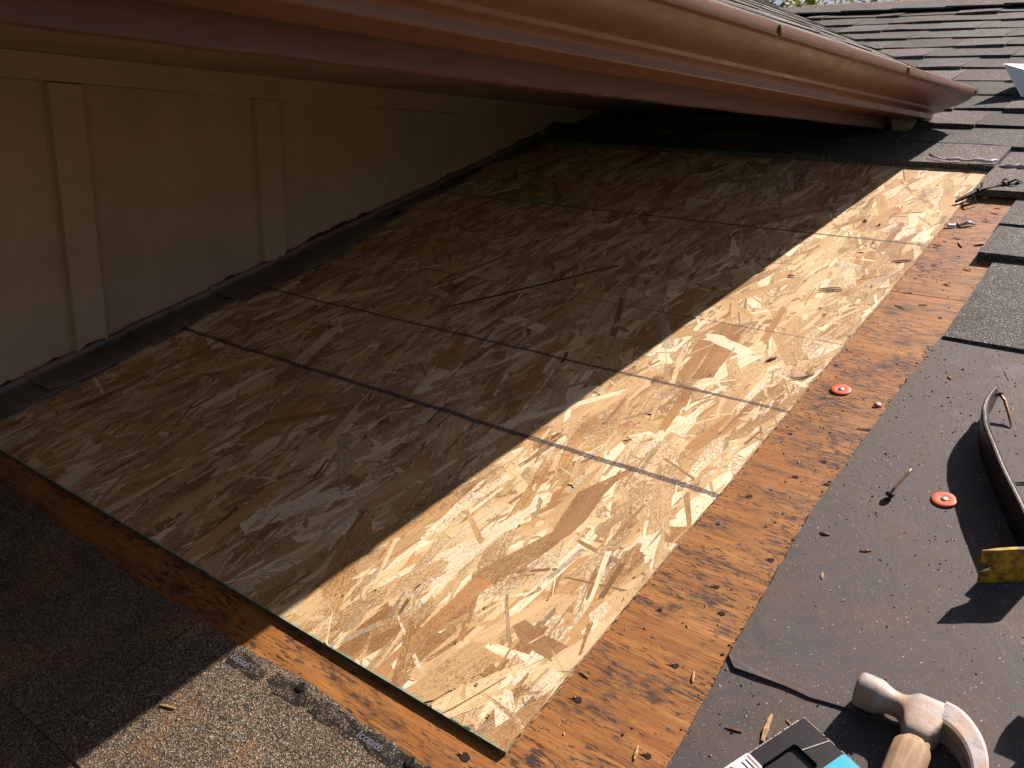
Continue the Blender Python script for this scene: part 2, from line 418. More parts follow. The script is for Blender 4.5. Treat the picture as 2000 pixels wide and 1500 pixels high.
# ------------------------------------------------------------------ lower roof: old plywood deck
PLY_H = -0.0048
ply = thing('plywood_deck', 'old orange brown plywood roof deck, stained black, exposed around the new board', 'plywood', DECK)
def jag(a, b, n, amp):
    return [(a[0] + (b[0] - a[0]) * i / n + rnd.uniform(-amp, amp), a[1] + (b[1] - a[1]) * i / n + rnd.uniform(-amp, amp)) for i in range(n + 1)]
for u0, u1 in ((-1.35, 1.0275), (1.030, 3.95)):
    m = MB()
    p = jag((u0, -2.6), (u0, 1.32), 60, 0.0006) + jag((u1, 1.32), (u1, -2.6), 60, 0.0006)
    m.prism(p, PLY_H, PLY_H - 0.014)
    m.obj('sheet', PLY, ply)
m = MB(); m.box(-1.3, 3.9, -2.55, 1.30, PLY_H - 0.08, PLY_H - 0.018); m.obj('rafter_board', UNDER, ply)
heads = [(0.763, -0.008), (0.572, -0.020), (1.089, -0.020), (1.030, -0.03), (1.140, -0.018), (1.262, -0.020), (0.960, -0.094), (0.368, -0.020)]
for i, (u, v) in enumerate(heads):
    m = MB(); r = rnd.choice((0.0028, 0.0034, 0.0038))
    m.lathe([(r, 0.0), (r, 0.0003), (r * 0.85, 0.0006), (r * 0.2, 0.0006)], 12)
    o = m.obj('nail_head', NAILDARK, ply); o.location = (u, v, PLY_H + 0.0004); o.rotation_euler = (rnd.uniform(-.1, .1), rnd.uniform(-.1, .1), 0)
# lifted splinters along the board's cut edge and torn spots in the veneer
for i in range(13):
    u = rnd.uniform(0.04, 1.5) if i > 12 else rnd.uniform(0.95, 1.5); v = rnd.uniform(-0.03, -0.004) if i > 7 else rnd.uniform(-0.10, -0.02)
    L = rnd.uniform(0.008, 0.022); w = rnd.uniform(0.0006, 0.0016)
    m = MB()
    m.raw([(0, -w, 0), (0, w, 0), (0.0015, L * .55, .0012), (-.001, L, rnd.uniform(.0006, .0016)), (0, w, -.0015), (0, L * .5, -.0006)],
          [(0, 1, 2), (0, 2, 3), (1, 4, 2), (2, 5, 3), (0, 3, 5)])
    o = m.obj('torn_splinter', rnd.choice((SPL_MID, SPL_DARK, PLY)), ply); o.location = (u, v, PLY_H + 0.0008)
    o.rotation_euler = (rnd.uniform(0, .03), 0, math.pi + rnd.uniform(-.35, .35))
for u, v, r in ((0.276, -0.064, .0022), (0.219, -0.030, .0019), (0.163, -0.078, .0026), (0.083, -0.021, .0032), (0.066, -0.105, .0026), (0.488, -0.061, .0024), (0.490, -0.098, .0026), (0.532, -0.079, .0022), (0.34, -.095, .0028), (-.02, .03, .0040), (0.43, -.03, .0022), (.245, -.085, .0024)):
    m = MB(); n_ = 11
    rim = [(r * rnd.uniform(.8, 1.3) * math.cos(2 * math.pi * k / n_), r * rnd.uniform(.8, 1.6) * math.sin(2 * math.pi * k / n_)) for k in range(n_)]
    m.raw([(x, y, .0003) for x, y in rim] + [(x * .55, y * .55, .0002) for x, y in rim], [(k, (k + 1) % n_, n_ + (k + 1) % n_, n_ + k) for k in range(n_)] + [tuple(range(n_, 2 * n_))])
    o = m.obj('painted_nail_hole', HOLE, ply); o.location = (u, v, PLY_H + .0003)  # flat dark disc; the shade inside the hole is put into its colour
    m = MB(); L = r * rnd.uniform(2, 4)
    m.raw([(-r * .4, r * .8, .0004), (r * .5, r * .9, .0004), (r * .1, L, .0016), (-r * .1, r * .7, .0014)], [(0, 1, 2), (0, 2, 3), (1, 3, 2), (0, 3, 1)])
    o = m.obj('torn_splinter', PLY, ply); o.location = (u, v, PLY_H + .0002)

# ------------------------------------------------------------------ the new strand board
BU, BV = 1.75, 1.213
board = thing('strand_board', 'new oriented strand board panel with dark printed layout lines, laid beside the wall', 'board', DECK)
m = MB()
def edge_jit(a, b, n, amp): return jag(a, b, n, amp)
pe = jag((0.0015, 0.0), (BU, 0.0), 300, 0.00035)
pe = [(u, v + 0.0012 * math.sin(u * 4.1) + .0006 * math.sin(u * 37)) for u, v in pe]
poly = pe + [(BU, BV), (0.0015, BV)]
zt = {}
m.prism(poly, lambda x, y: -0.0002 - (rnd.uniform(0, .0005) if y < 0.01 else 0), lambda x, y: PLY_H + 0.0006)
m.obj('core', EDGE, board)
m = MB(); pts = jag((0.0, -0.0005), (0.0, BV), 160, 0.0005)
for i in range(160):
    (a, b), (c, d) = pts[i], pts[i + 1]
    m.raw([(a - .0003, b, PLY_H + .0008), (c - .0003, d, PLY_H + .0008), (c, d, .0006), (a, b, .0006), (0.0015, d, .0006), (0.0015, b, .0006)], [(0, 1, 2, 3)[::-1], (3, 2, 4, 5)[::-1]])
m.obj('painted_edge', GREEN, board)

def build_strands():
    rg = np.random.default_rng(5)
    res = 0.004; nu, nv = int(BU / res) + 2, int(BV / res) + 2
    H = np.zeros((nu, nv), np.int32)
    pal = np.array([(0.74, 0.55, 0.31), (0.65, 0.455, 0.235), (0.56, 0.37, 0.175), (0.56, 0.335, 0.145), (0.86, 0.73, 0.50), (0.46, 0.25, 0.10), (0.38, 0.21, 0.095), (0.50, 0.24, 0.12), (0.72, 0.61, 0.39)])
    wt = np.array([.24, .19, .16, .085, .20, .05, .05, .006, .02]); wt /= wt.sum()
    items = []
    N = 9800
    for i in range(N):
        t = i / N
        big = rg.random() < (1.0 if t < 0.2 else 0.5 if t < 0.45 else 0.15)
        if big: L = rg.uniform(0.07, 0.19); w = rg.uniform(0.012, 0.040)
        else: L = rg.uniform(0.012, 0.085); w = rg.uniform(0.0022, 0.012)
        if t < 0.2: w *= 1.5; L *= 1.2
        if t > 0.45 and not big: w *= 0.75
        k = rg.random()
        ang = rg.normal(0, 0.30) if k < 0.78 else (rg.normal(0, 0.75) if k < 0.92 else rg.uniform(-1.57, 1.57))
        cu, cv = rg.uniform(-.01, BU), rg.uniform(-.01, BV)
        n_end = 4
        tw = rg.uniform(0.55, 1.0, 2) if rg.random() < 0.6 else np.array([1.0, rg.uniform(0.12, .6)])[::rg.choice((-1, 1))]
        skew = rg.normal(0, 0.5)
        def end(s, ww):
            ts = np.linspace(-.5, .5, n_end)
            return [(s * L / 2 + skew * q * w * 0.9 + rg.uniform(-.32, .32) * w, q * w * ww + rg.uniform(-.03, .03) * w) for q in ts]
        rgt = end(1, tw[1]); lft = end(-1, tw[0])
        mid = (tw[0] + tw[1]) / 2
        bow = rg.normal(0, 0.05) * w * 2
        lo = [(x * L, -0.5 * w * (tw[0] + (tw[1] - tw[0]) * (x + .5)) + bow + rg.uniform(-.07, .07) * w) for x in (-.3, -.1, .12, .3)]
        hi = [(x * L, 0.5 * w * (tw[0] + (tw[1] - tw[0]) * (x + .5)) + bow + rg.uniform(-.045, .045) * w) for x in (.3, .1, -.12, -.3)]
        loc = np.array(lo + rgt + hi + lft[::-1])
        c, s_ = math.cos(ang), math.sin(ang)
        P = loc @ np.array([[c, s_], [-s_, c]]) + (cu, cv)
        P[:, 0] = np.clip(P[:, 0], 0.0002, BU); P[:, 1] = np.clip(P[:, 1], 0.0, BV - .001)
        # footprint on the height grid
        ss = np.linspace(-.5, .5, max(3, int(L / res) + 1)); tt = np.linspace(-.5, .5, max(2, int(w / res) + 2))
        gx, gy = np.meshgrid(ss * L, tt * w)
        gu = np.clip(((gx * c - gy * s_ + cu) / res).astype(int), 0, nu - 1); gv = np.clip(((gx * s_ + gy * c + cv) / res).astype(int), 0, nv - 1)
        lev = H[gu, gv].max() + 1; H[gu, gv] = lev
        z = 0.0009 * (1 - math.exp(-lev / 16.0))
        colr = pal[rg.choice(len(pal), p=wt)] * rg.uniform(0.88, 1.08)
        if not big and rg.random() < 0.14: colr = colr * rg.uniform(0.42, 0.7)
        items.append((P, loc, z, colr, np.array([*rg.uniform(0, 50, 2), rg.random()]), L * w * (mid ** 1), lev, cu, cv))
    return items, H
items, HGT = build_strands()
def strand_arrays(sub):
    V = []; F = []; C = []; G = []
    for P, loc, z, colr, off, area, lev, cu, cv in sub:
        n = len(P); b = len(V)
        V += [(p[0], p[1], z) for p in P] + [(p[0], p[1], z - 0.00022) for p in P]
        F.append(tuple(range(b, b + n)))
        F += [(b + i, b + i + n, b + (i + 1) % n + n, b + (i + 1) % n) for i in range(n)]
        C += [(*colr, 1.0)] * (2 * n)
        g = [(l[0] + off[0], l[1] + off[1], off[2]) for l in loc]; G += g + g
    return V, F, C, G
def strand_mesh(name, sub):
    V, F, C, G = strand_arrays(sub)
    o = add(name, V, F, STRAND, board)
    a = o.data.attributes.new('col', 'FLOAT_COLOR', 'POINT'); a.data.foreach_set('color', np.array(C, np.float32).ravel())
    a = o.data.attributes.new('grain', 'FLOAT_VECTOR', 'POINT'); a.data.foreach_set('vector', np.array(G, np.float32).ravel())
    return o
order = sorted(range(len(items)), key=lambda i: -(items[i][5] * (2.0 if i > 0.72 * len(items) else 0.15) * (1.7 if items[i][7] < 0.9 else 0.6)))
top = set(order[:295])
for i in sorted(top): strand_mesh('strand', [items[i]])
tag(strand_mesh('strand_layer', [items[i] for i in range(len(items)) if i not in top]), kind='stuff')

m = MB(); m.prism([(1.216, .925), (1.262, .912), (1.268, .874), (1.222, .888)], .0014, .0008); m.obj('inspection_sticker', mat_paint('faded_sticker', (.34, .32, .29), .7, (200, 200, 200), .1, .2), board)
m = MB(); m.prism([(0.689, .678), (0.76, .622), (0.88, .535), (0.959, .479), (.961, .4825), (.882, .5410), (.762, .6285), (.691, .683)], .0016, .0008); m.obj('dark_sliver', SPL_DARK, board)
m = MB()
for i in range(420):
    u = rnd.uniform(0.0, 1.65); L = rnd.uniform(.002, .014); w_ = rnd.uniform(.0002, .0008); z_ = rnd.uniform(-.0042, .0006); a_ = rnd.gauss(0, .35)
    d_ = Vector((math.cos(a_), -abs(math.sin(a_)) * .6, rnd.uniform(-.12, .12))); p_ = Vector((u, -.0004 + .0012 * math.sin(u * 4.1), z_))
    m.raw([p_ - d_ * L * .5 + Vector((0, .0006, 0)), p_ + d_ * L * .5, p_ + d_ * L * .3 + Vector((0, .0002, w_ * 1.6)), p_ + Vector((0, -w_, w_))], [(0, 1, 2), (0, 3, 1), (3, 2, 1), (0, 2, 3)])
tag(m.obj('edge_splinters', SPL_LIGHT, board), kind='stuff')

# ------------------------------------------------------------------ shingles
def tint(lo=0.72, hi=1.25, warm=0.05):
    b = rnd.uniform(lo, hi); w = rnd.uniform(-warm, warm)
    return (b * (1 + w), b, b * (1 - w), 1)

def wavy(x, y, k=1.0): return k * (math.sin(x * 5.3 + y * 2.1) * 0.5 + math.sin(x * 11.7 - y * 7.7 + 1.3) * 0.3 + math.sin(x * 23.1 + y * 3.3) * 0.2)

def tab(name, parent, u0, exp, v0, v1, hbutt, hhead, base, mat, clips=(), slant=0.0, ragged=0.0, colr=None, wav=0.004, sag=0.0012):
    """one shingle tab: butt edge at u0, running up the slope for exp; v0<v1"""
    n = max(2, int((v1 - v0) / 0.045))
    butt = [(u0 + wavy(v0 + (v1 - v0) * i / n, u0, wav) + rnd.uniform(-ragged, ragged), v0 + (v1 - v0) * i / n + (slant if i == n else (-slant if i == 0 else 0))) for i in range(n + 1)]
    head = [(u0 + exp, v1), (u0 + exp, v0)]
    poly = butt + head
    for c in clips:
        poly = clip(poly, *c)
        if len(poly) < 3: return None
    m = MB()
    def zt(x, y):
        t = min(max((x - u0) / exp, 0), 1)
        return base + hbutt + (hhead - hbutt) * t + (sag * wavy(y * 1.7, u0 * 3.1) if t < 0.3 else 0)
    m.prism(poly, zt, base - 0.001)
    return m.obj(name, mat, parent, color=colr or tint(.7, 1.0))

lower = thing('shingle_roof', 'lower grey shingle roof rising to the ridge beyond the board', 'roof', DECK)
# valley line where the upper roof meets this one, in deck coordinates
EAVE_Y, EAVE_Z, UPITCH = 0.235, 0.718, 0.446
def valley_world(y):
    z = EAVE_Z + UPITCH * (y - EAVE_Y); x = (z * 0.9521226 - 0.0524420 * y) / 0.3011850
    return Vector((x, y, z))
va, vb = (W.T @ np.array(valley_world(y)) for y in (0.235, 1.6))
# keep side: towards smaller v
def line_keep(p, q, side):
    a = -(q[1] - p[1]); b = (q[0] - p[0]); c = -(a * p[0] + b * p[1])
    s = a * side[0] + b * side[1] + c
    return (a, b, c) if s > 0 else (-a, -b, -c)
VAL = line_keep(va[:2], vb[:2], (3.0, -1.0))
RIDGE_U = 3.70
row = 0
u = 1.652
while u < RIDGE_U - 0.05:
    v = -2.3 + rnd.uniform(0, .15)
    free = u < va[0] - 0.02
    vmax = 0.95 if free else 1.75
    thick = True
    if row == 0: v = None
    if row == 0:
        spans = [(-0.008, 0.66), (-0.30, -0.012), (-0.62, -0.30), (-0.95, -0.62), (-1.4, -0.95), (-1.9, -1.4), (-2.3, -1.9), (0.66, 1.19)]
        for a, b in spans:
            tab('shingle', lower, u, 0.19, a, b, 0.013 if b > 0 else 0.010, 0.006, 0.0005 if b > 0 else -0.004, GRAN, wav=0.003, ragged=0.0015, colr=tint(0.75, .95))
    else:
        while v < vmax:
            w = rnd.choice((0.10, 0.14, 0.18, 0.22, 0.26)) * rnd.uniform(0.85, 1.15) * (1.0 if thick else 0.85)
            hb = (0.0120 if thick else 0.0080) + rnd.uniform(-.001, .0015)
            tab('shingle', lower, u + (0.0 if thick else 0.013) + rnd.uniform(-.004, .004), 0.18, v, v + w, hb, 0.003, 0.0003, GRAN, clips=[] if free else [VAL], slant=-0.006 if thick else 0.008,
                wav=0.008, ragged=0.0015, colr=tint(0.46, 0.92) if thick else tint(0.36, 0.66), sag=0.003)
            v += w - (0.001 if thick else 0.0015); thick = not thick
    u += 0.1525; row += 1
# courses at the right of the stripped strip
for u0, exp, vl, hb in ((0.890, 0.34, -0.115, 0.006), (1.192, 0.19, -0.088, 0.014), (1.345, 0.19, -0.086, 0.010), (1.500, 0.19, -0.006, 0.013)):
    v = vl; k = 0
    while v > -2.2:
        w = (0.30, 0.42, 0.36, 0.45, 0.5)[k % 5] * rnd.uniform(.8, 1.1)
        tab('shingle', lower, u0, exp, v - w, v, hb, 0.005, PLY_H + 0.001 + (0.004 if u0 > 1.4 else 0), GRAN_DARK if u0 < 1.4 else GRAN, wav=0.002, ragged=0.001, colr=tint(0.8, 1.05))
        v -= w + 0.0015; k += 1
# ridge caps and the far slope
v = -2.3
while v < 1.62:
    w = 0.205
    m = MB(); hb = 0.020 + rnd.uniform(-.002, .003)
    zz = lambda x, y: 0.014 + hb * 0.5 - (abs(x - (RIDGE_U + 0.02)) * 0.02) - (max(0, x - RIDGE_U - 0.02)) * 0.62 + (0.004 if y > v + w * .5 else 0)
    m.prism([(RIDGE_U - 0.13, v), (RIDGE_U + 0.02, v), (RIDGE_U + 0.16, v), (RIDGE_U + 0.16, v + w + .03), (RIDGE_U + 0.02, v + w + .03), (RIDGE_U - 0.13, v + w + .03)], zz, lambda x, y: zz(x, y) - 0.006)
    mv = m.v; m.f = [(0, 1, 4, 5), (1, 2, 3, 4)] + [tuple(i + 6 for i in (5, 4, 1, 0)), tuple(i + 6 for i in (4, 3, 2, 1))] + [(i, i + 6, (i + 1) % 6 + 6, (i + 1) % 6) for i in range(6)]
    m.obj('ridge_cap', GRAN, lower, color=tint(0.65, .9)); v += w
m = MB(); m.prism([(RIDGE_U - 0.02, -2.4), (RIDGE_U + 2.2, -2.4), (RIDGE_U + 2.2, 3.2), (RIDGE_U - 0.02, 3.2)], lambda x, y: -0.01 - max(0, x - RIDGE_U - .02) * 0.62, lambda x, y: -0.03 - max(0, x - RIDGE_U - .02) * 0.62)
m.obj('far_slope', GRAN, lower, color=(1, 1, 1, 1))
m = MB(); m.prism([(1.70, -2.4), (RIDGE_U, -2.4), (RIDGE_U, float(va[1]) + (RIDGE_U - float(va[0])) * float((vb[1] - va[1]) / (vb[0] - va[0]))), (float(va[0]), float(va[1])), (float(va[0]), 1.0), (1.70, 1.0)], -0.0035, -0.009); m.obj('underlayment', FELT, lower)

# ---- upper roof over the eave (courses run along the gutter)
ux = Vector((1, 0, 0)); up_s = Vector((0, 1, UPITCH)).normalized(); un = ux.cross(up_s)
UP = Matrix(((ux.x, up_s.x, un.x, 0), (ux.y, up_s.y, un.y, EAVE_Y), (ux.z, up_s.z, un.z, EAVE_Z), (0, 0, 0, 1)))
upper = thing('shingle_roof', 'upper grey shingle roof seen edge on above the brown gutter', 'roof', UP)
upl = [UP.inverted() @ valley_world(y) for y in (0.235, 1.6)]
UVAL = line_keep((upl[0].x + 0.02, upl[0].y), (upl[1].x + 0.02, upl[1].y), (-1.0, 0.5))
t = 0.0; row = 0
while t < 2.05:
    x = 0.2 + 0.5 * min(t, 1.2) * 0 + rnd.uniform(0, .12); thick = True
    while x < 3.75:
        w = rnd.choice((0.14, 0.2, 0.26, 0.32)) * rnd.uniform(.85, 1.15)
        n = 4; hb = (0.0066 if thick else 0.0046)
        butt = [(x + w * i / n, t + wavy(x + w * i / n, t, 0.003) + rnd.uniform(-.0015, .0015) + (0 if thick else .004)) for i in range(n + 1)]
        poly = clip(butt + [(x + w, t + 0.17), (x, t + 0.17)], *UVAL)
        if len(poly) >= 3:
            m = MB(); t0 = t
            m.prism(poly, lambda a, b: hb + (0.0025 - hb) * min(max((b - t0) / .17, 0), 1) + 0.0016 * wavy(a * 1.3, t0), -0.001)
            m.obj('shingle', GRAN, upper, color=tint(0.62, 1.05))
        x += w - .001; thick = not thick
    t += 0.1525; row += 1
m = MB(); m.prism(clip([(-4, 0.014), (4.2, 0.014), (4.2, 2.2), (-4, 2.2)], *UVAL), -0.0015, -0.010); m.obj('roof_deck', UNDER, upper)
m = MB(); m.prism([(-4, 0.004), (0.25, 0.004), (0.25, 2.2), (-4, 2.2)], 0.009, -0.001); m.obj('shingle_cover', GRAN, upper, color=(1, 1, 1, 1))
m = MB(); m.prism(clip([(-4, 2.2), (4.6, 2.2), (4.6, 4.2), (-4, 4.2)], *UVAL), lambda x, y: -(y - 2.2) * 0.9, lambda x, y: -(y - 2.2) * 0.9 - .03); m.obj('far_slope', GRAN, upper, color=(1, 1, 1, 1))

# ------------------------------------------------------------------ shingles at the near left, torn back from the plywood
near = thing('shingle_course', 'sunlit and shaded granule shingles below the near edge of the board', 'shingles', DECK)
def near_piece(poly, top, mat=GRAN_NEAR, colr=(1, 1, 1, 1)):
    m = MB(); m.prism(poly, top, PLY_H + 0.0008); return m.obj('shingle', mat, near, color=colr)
torn = []
nn = 150
for i in range(nn + 1):
    v = -0.15 + 1.35 * i / nn
    torn.append((-0.0470 + 0.0035 * math.sin(v * 9) + 0.002 * math.sin(v * 31 + 1) + rnd.uniform(-.0012, .0012) + (-.012 * math.exp(-((v - .035) / .03) ** 2)), v))
def torn_between(a, b): return [p for p in torn if a <= p[1] <= b]
hA = PLY_H + 0.0042
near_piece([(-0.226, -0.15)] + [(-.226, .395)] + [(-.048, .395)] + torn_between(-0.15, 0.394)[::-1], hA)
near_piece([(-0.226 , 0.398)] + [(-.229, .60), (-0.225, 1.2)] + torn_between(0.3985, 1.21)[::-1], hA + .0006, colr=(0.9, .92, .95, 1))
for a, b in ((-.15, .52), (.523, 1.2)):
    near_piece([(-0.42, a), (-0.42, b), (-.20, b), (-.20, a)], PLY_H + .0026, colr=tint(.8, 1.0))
for r in range(1, 6):
    for k in range(4):
        a = -0.6 + k * 0.47 + 0.12 * (r % 2)
        near_piece([(-0.42 - .15 * r, a), (-0.42 - .15 * r, a + .465), (-.40 - .15 * (r - 1), a + .465), (-.40 - .15 * (r - 1), a)], PLY_H + .0026 - .0001 * r, colr=tint(.8, 1.0))
# tar seal strip with printed film residue
def blob(cx, cy, lu, lv, h, n=22, amp=.25):
    p = []
    for i in range(n):
        a = 2 * math.pi * i / n; r = 1 + rnd.uniform(-amp, amp)
        sx = math.copysign(abs(math.cos(a)) ** .6, math.cos(a)); sy = math.copysign(abs(math.sin(a)) ** .6, math.sin(a))
        p.append((cx + sx * lu * r, cy + sy * lv * r))
    m = MB(); m.prism(p, lambda x, y: h + rnd.uniform(-.0001, .0002), hA - .0006); return m
for cx, cy, lu, lv in ((-.0625, .295, .0085, .030), (-.0590, .228, .0100, .030), (-.0570, .160, .0095, .036), (-.0560, .092, .0090, .036), (-.0550, .030, .009, .03)):
    blob(cx, cy, lu, lv, hA + .00025, 40, .16).obj('tar_strip', TARG, near)
for cx, cy in ((-.050, .218), (-.0525, .064)):
    m = MB(); m.lathe([(.0058, 0), (.0056, .001), (.004, .0016), (.001, .0014)], 14); o = m.obj('tar_dab', TAR, near); o.location = (cx, cy, hA + .0006)
def text_mesh(name, body, size, material, parent, loc, rz):
    c = bpy.data.curves.new(name, 'FONT'); c.body = body; c.size = size; c.extrude = 0.00012; c.resolution_u = 3
    o = bpy.data.objects.new(name, c); COL.objects.link(o)
    dg = bpy.context.evaluated_depsgraph_get(); me = bpy.data.meshes.new_from_object(o.evaluated_get(dg))
    bpy.data.objects.remove(o); bpy.data.curves.remove(c)
    me.materials.clear(); me.materials.append(material)
    o = bpy.data.objects.new(name, me); COL.objects.link(o); o.parent = parent; o.location = loc; o.rotation_euler = (0, 0, rz); return o
for vv, uu, w in ((.318, -.0655, 'conite'), (.128, -.0600, 'Iconite')):
    text_mesh('printed_lettering', w, .0115, PRINT, near, (uu, vv, hA + .0007), -math.pi / 2)

# ------------------------------------------------------------------ smooth asphalt shingle backs at the right
felt = thing('roofing_felt', 'dark grey smooth asphalt sheet under the hammer and pry bar', 'roofing felt', DECK)
def right_edge(u):
    return float(np.interp(u, [-1.3, 0.07, 0.25, 0.44, 0.78, 0.95], [-0.127, -0.1235, -0.112, -0.101, -0.108, -0.114]))
def felt_piece(u0, u1, h, butt=None):
    n = 60
    e = [(u0 + (u1 - u0) * i / n, right_edge(u0 + (u1 - u0) * i / n) + rnd.uniform(-.0007, .0007) + (.004 * math.exp(-((u0 + (u1 - u0) * i / n - .765) / .006) ** 2))) for i in range(n + 1)]
    p = e + [(u1, -2.2)] + (butt or [(u0, -2.2)])
    m = MB(); m.prism(p, h, PLY_H + .0008)
    return m.obj('sheet', FELT, felt)
butt = [(0.192 + 0.006 * math.sin(v * 17) + rnd.uniform(-.001, .001), v) for v in np.linspace(-2.2, -0.126, 90)]
butt = [(u - .006 * math.exp(-((v + .205) / .012) ** 2), v) for u, v in butt]
felt_piece(0.197, 0.895, lambda x, y: -0.0012 - 0.0008 * min(1, (x - .19) / .3) + (.0012 * math.exp(-((y + .14) / .03) ** 2) if x < .22 else 0), butt)
felt_piece(-1.3, 0.235, -0.0033)

# ------------------------------------------------------------------ siding wall with battens
WY = 1.2239
wall = thing('siding_wall', 'shaded tan board and batten wall under the eave', 'wall', Matrix.Translation((0, WY, 0)))
def ragged_bottom(x, k=0):
    return deck_z(x, WY) + 0.018 + 0.004 * math.sin(x * 7.3 + 2) + 0.004 * math.sin(x * 29 + 5 * math.sin(x * 3.1)) + 0.003 * math.sin(x * 83 + 1) + 0.004 * max(0, math.sin(x * 17.7 + 4 * math.sin(x * 5))) ** 4
def panel(x0, x1, y0, y1, z1, name, mat, extra=0.0):
    n = max(3, int((x1 - x0) / .009)); xs = [x0 + (x1 - x0) * i / n for i in range(n + 1)]
    b = [(x, ragged_bottom(x) + extra + rnd.uniform(-.0025, .0025)) for x in xs]
    m = MB()
    V = [(x, y0, z) for x, z in b] + [(x, y0, z1) for x in xs] + [(x, y1, z) for x, z in b] + [(x, y1, z1) for x in xs]
    k = n + 1; F = []
    for i in range(n):
        F += [(i, i + 1, k + i + 1, k + i), (2 * k + i + 1, 2 * k + i, 3 * k + i, 3 * k + i + 1), (i + 1, i, 2 * k + i, 2 * k + i + 1), (k + i, k + i + 1, 3 * k + i + 1, 3 * k + i)]
    F += [(0, k, 3 * k, 2 * k), (n, 2 * k + n, 3 * k + n, k + n)]
    m.raw(V, F); return m.obj(name, mat, wall)
PX = [-3.6, -1.44, -0.61, 0.2235, 0.6445, 2.05]
for i in range(len(PX) - 1): panel(PX[i] + .0015, PX[i + 1] - .0015, 0.0, 0.012, 0.70, 'siding_panel', SIDING)
for x in (0.198, 0.616): panel(x, x + 0.057, -0.017, -0.0005, 0.627, 'batten', TRIM, 0.006)
for x in (-0.64, -1.47): panel(x, x + 0.057, -0.017, -0.0005, 0.627, 'batten', TRIM, 0.006)
m = MB(); xs = np.linspace(-3.6, 2.05, 60)
m.loft([[(x, -0.0185, 0.629 + .0012 * math.sin(x * 7)), (x, -0.0003, 0.629), (x, -0.0003, 0.6745), (x, -0.0185, 0.6745)][::-1] for x in xs]); m.obj('frieze_board', TRIM, wall)
m = MB(); m.prism([(-3.6, .013), (2.3, .013), (2.3, .06), (-3.6, .06)], 0.72, lambda x, y: deck_z(x, WY + y) - .03); m.obj('stud_backing', UNDER, wall)

# step flashing tucked under the siding
fl = thing('step_flashing', 'old grey wavy step flashing along the foot of the tan wall', 'flashing', DECK)
uf = -0.30; k = 0
while uf < 1.75:
    L = rnd.uniform(0.19, 0.25); vin = 1.118 + rnd.uniform(-.02, .022) + (0.05 if uf > 0.95 else 0.0)
    nU, nV = 12, 7; V = []; F = []
    ph = rnd.uniform(0, 6)
    for i in range(nU + 1):
        for j in range(nV + 1):
            uu = uf - 0.02 + (L + 0.05) * i / nU
            edge = vin + 0.010 * math.sin(i / nU * 5 + ph) + 0.012 * (i / nU) + rnd.uniform(-.004, .004)
            vv = edge + (1.2185 - edge) * j / nV
            h = 0.0032 + 0.004 * (1 - i / nU) + 0.0045 * (1 - j / nV) * (0.5 + 0.5 * math.sin(i / nU * 9 + ph)) + rnd.uniform(-.0006, .0006) + 0.012 * max(0, j / nV - .75)
            V.append((uu, vv, h))
    for i in range(nU):
        for j in range(nV):
            a = i * (nV + 1) + j; F.append((a, a + nV + 1, a + nV + 2, a + 1))
    # upstand
    b = len(V)
    for i in range(nU + 1):
        uu = uf - 0.02 + (L + .05) * i / nU; hb = V[i * (nV + 1) + nV][2]
        V += [(uu, 1.2195, hb + .004), (uu, 1.2200, hb + .012)]
    for i in range(nU):
        F += [(i * (nV + 1) + nV, (i + 1) * (nV + 1) + nV, b + 2 * (i + 1), b + 2 * i), (b + 2 * i, b + 2 * i + 2, b + 2 * i + 3, b + 2 * i + 1)]
    o = add('flashing_piece', V, F, FLASH, fl, sm=True)
    md = o.modifiers.new('thickness', 'SOLIDIFY'); md.thickness = 0.0012; md.offset = 0
    uf += L; k += 1

# ------------------------------------------------------------------ eave: soffit and fascia
eave = thing('roof_eave', 'deep overhanging eave with tan soffit and brown fascia board', 'eave', Matrix.Translation((0, 0.30, 0.6)))
EO = Vector((0, 0.30, 0.6))
def ebox(name, x0, x1, y0, y1, z0, z1, mat):
    m = MB(); m.box(x0, x1, y0 - EO.y, y1 - EO.y, z0 - EO.z, z1 - EO.z); return m.obj(name, mat, eave)
ebox('soffit', -3.6, 2.3, 0.3105, 1.2225, 0.6755, 0.690, SIDING)
FEND = 1.80
m = MB(); n = 200; R = []
for i in range(n + 1):
    x = -3.6 + (FEND + 3.6) * i / n; zb = 0.5915 + 0.0035 * (x + .2) + rnd.uniform(-.0012, .0012)
    R.append([(x, -.010, zb - .6), (x, .010, zb - .6), (x, .010, .145), (x, -.010, .145)])
m.loft(R); m.obj('fascia_board', FASCIA, eave)
m = MB(); m.raw([(1.803, -.028, -.012), (1.803, -.070, -.006), (1.838, -.075, .020), (1.830, -.040, .045), (1.803, -.02, .03), (1.806, -.026, -.012), (1.806, -.068, -.006), (1.842, -.072, .020), (1.834, -.037, .045), (1.806, -.017, .03)],
   [(0, 1, 2, 3, 4), (9, 8, 7, 6, 5), (0, 5, 6, 1), (1, 6, 7, 2), (2, 7, 8, 3), (3, 8, 9, 4), (4, 9, 5, 0)])
m.obj('bent_metal_tab', GREYMETAL, eave)

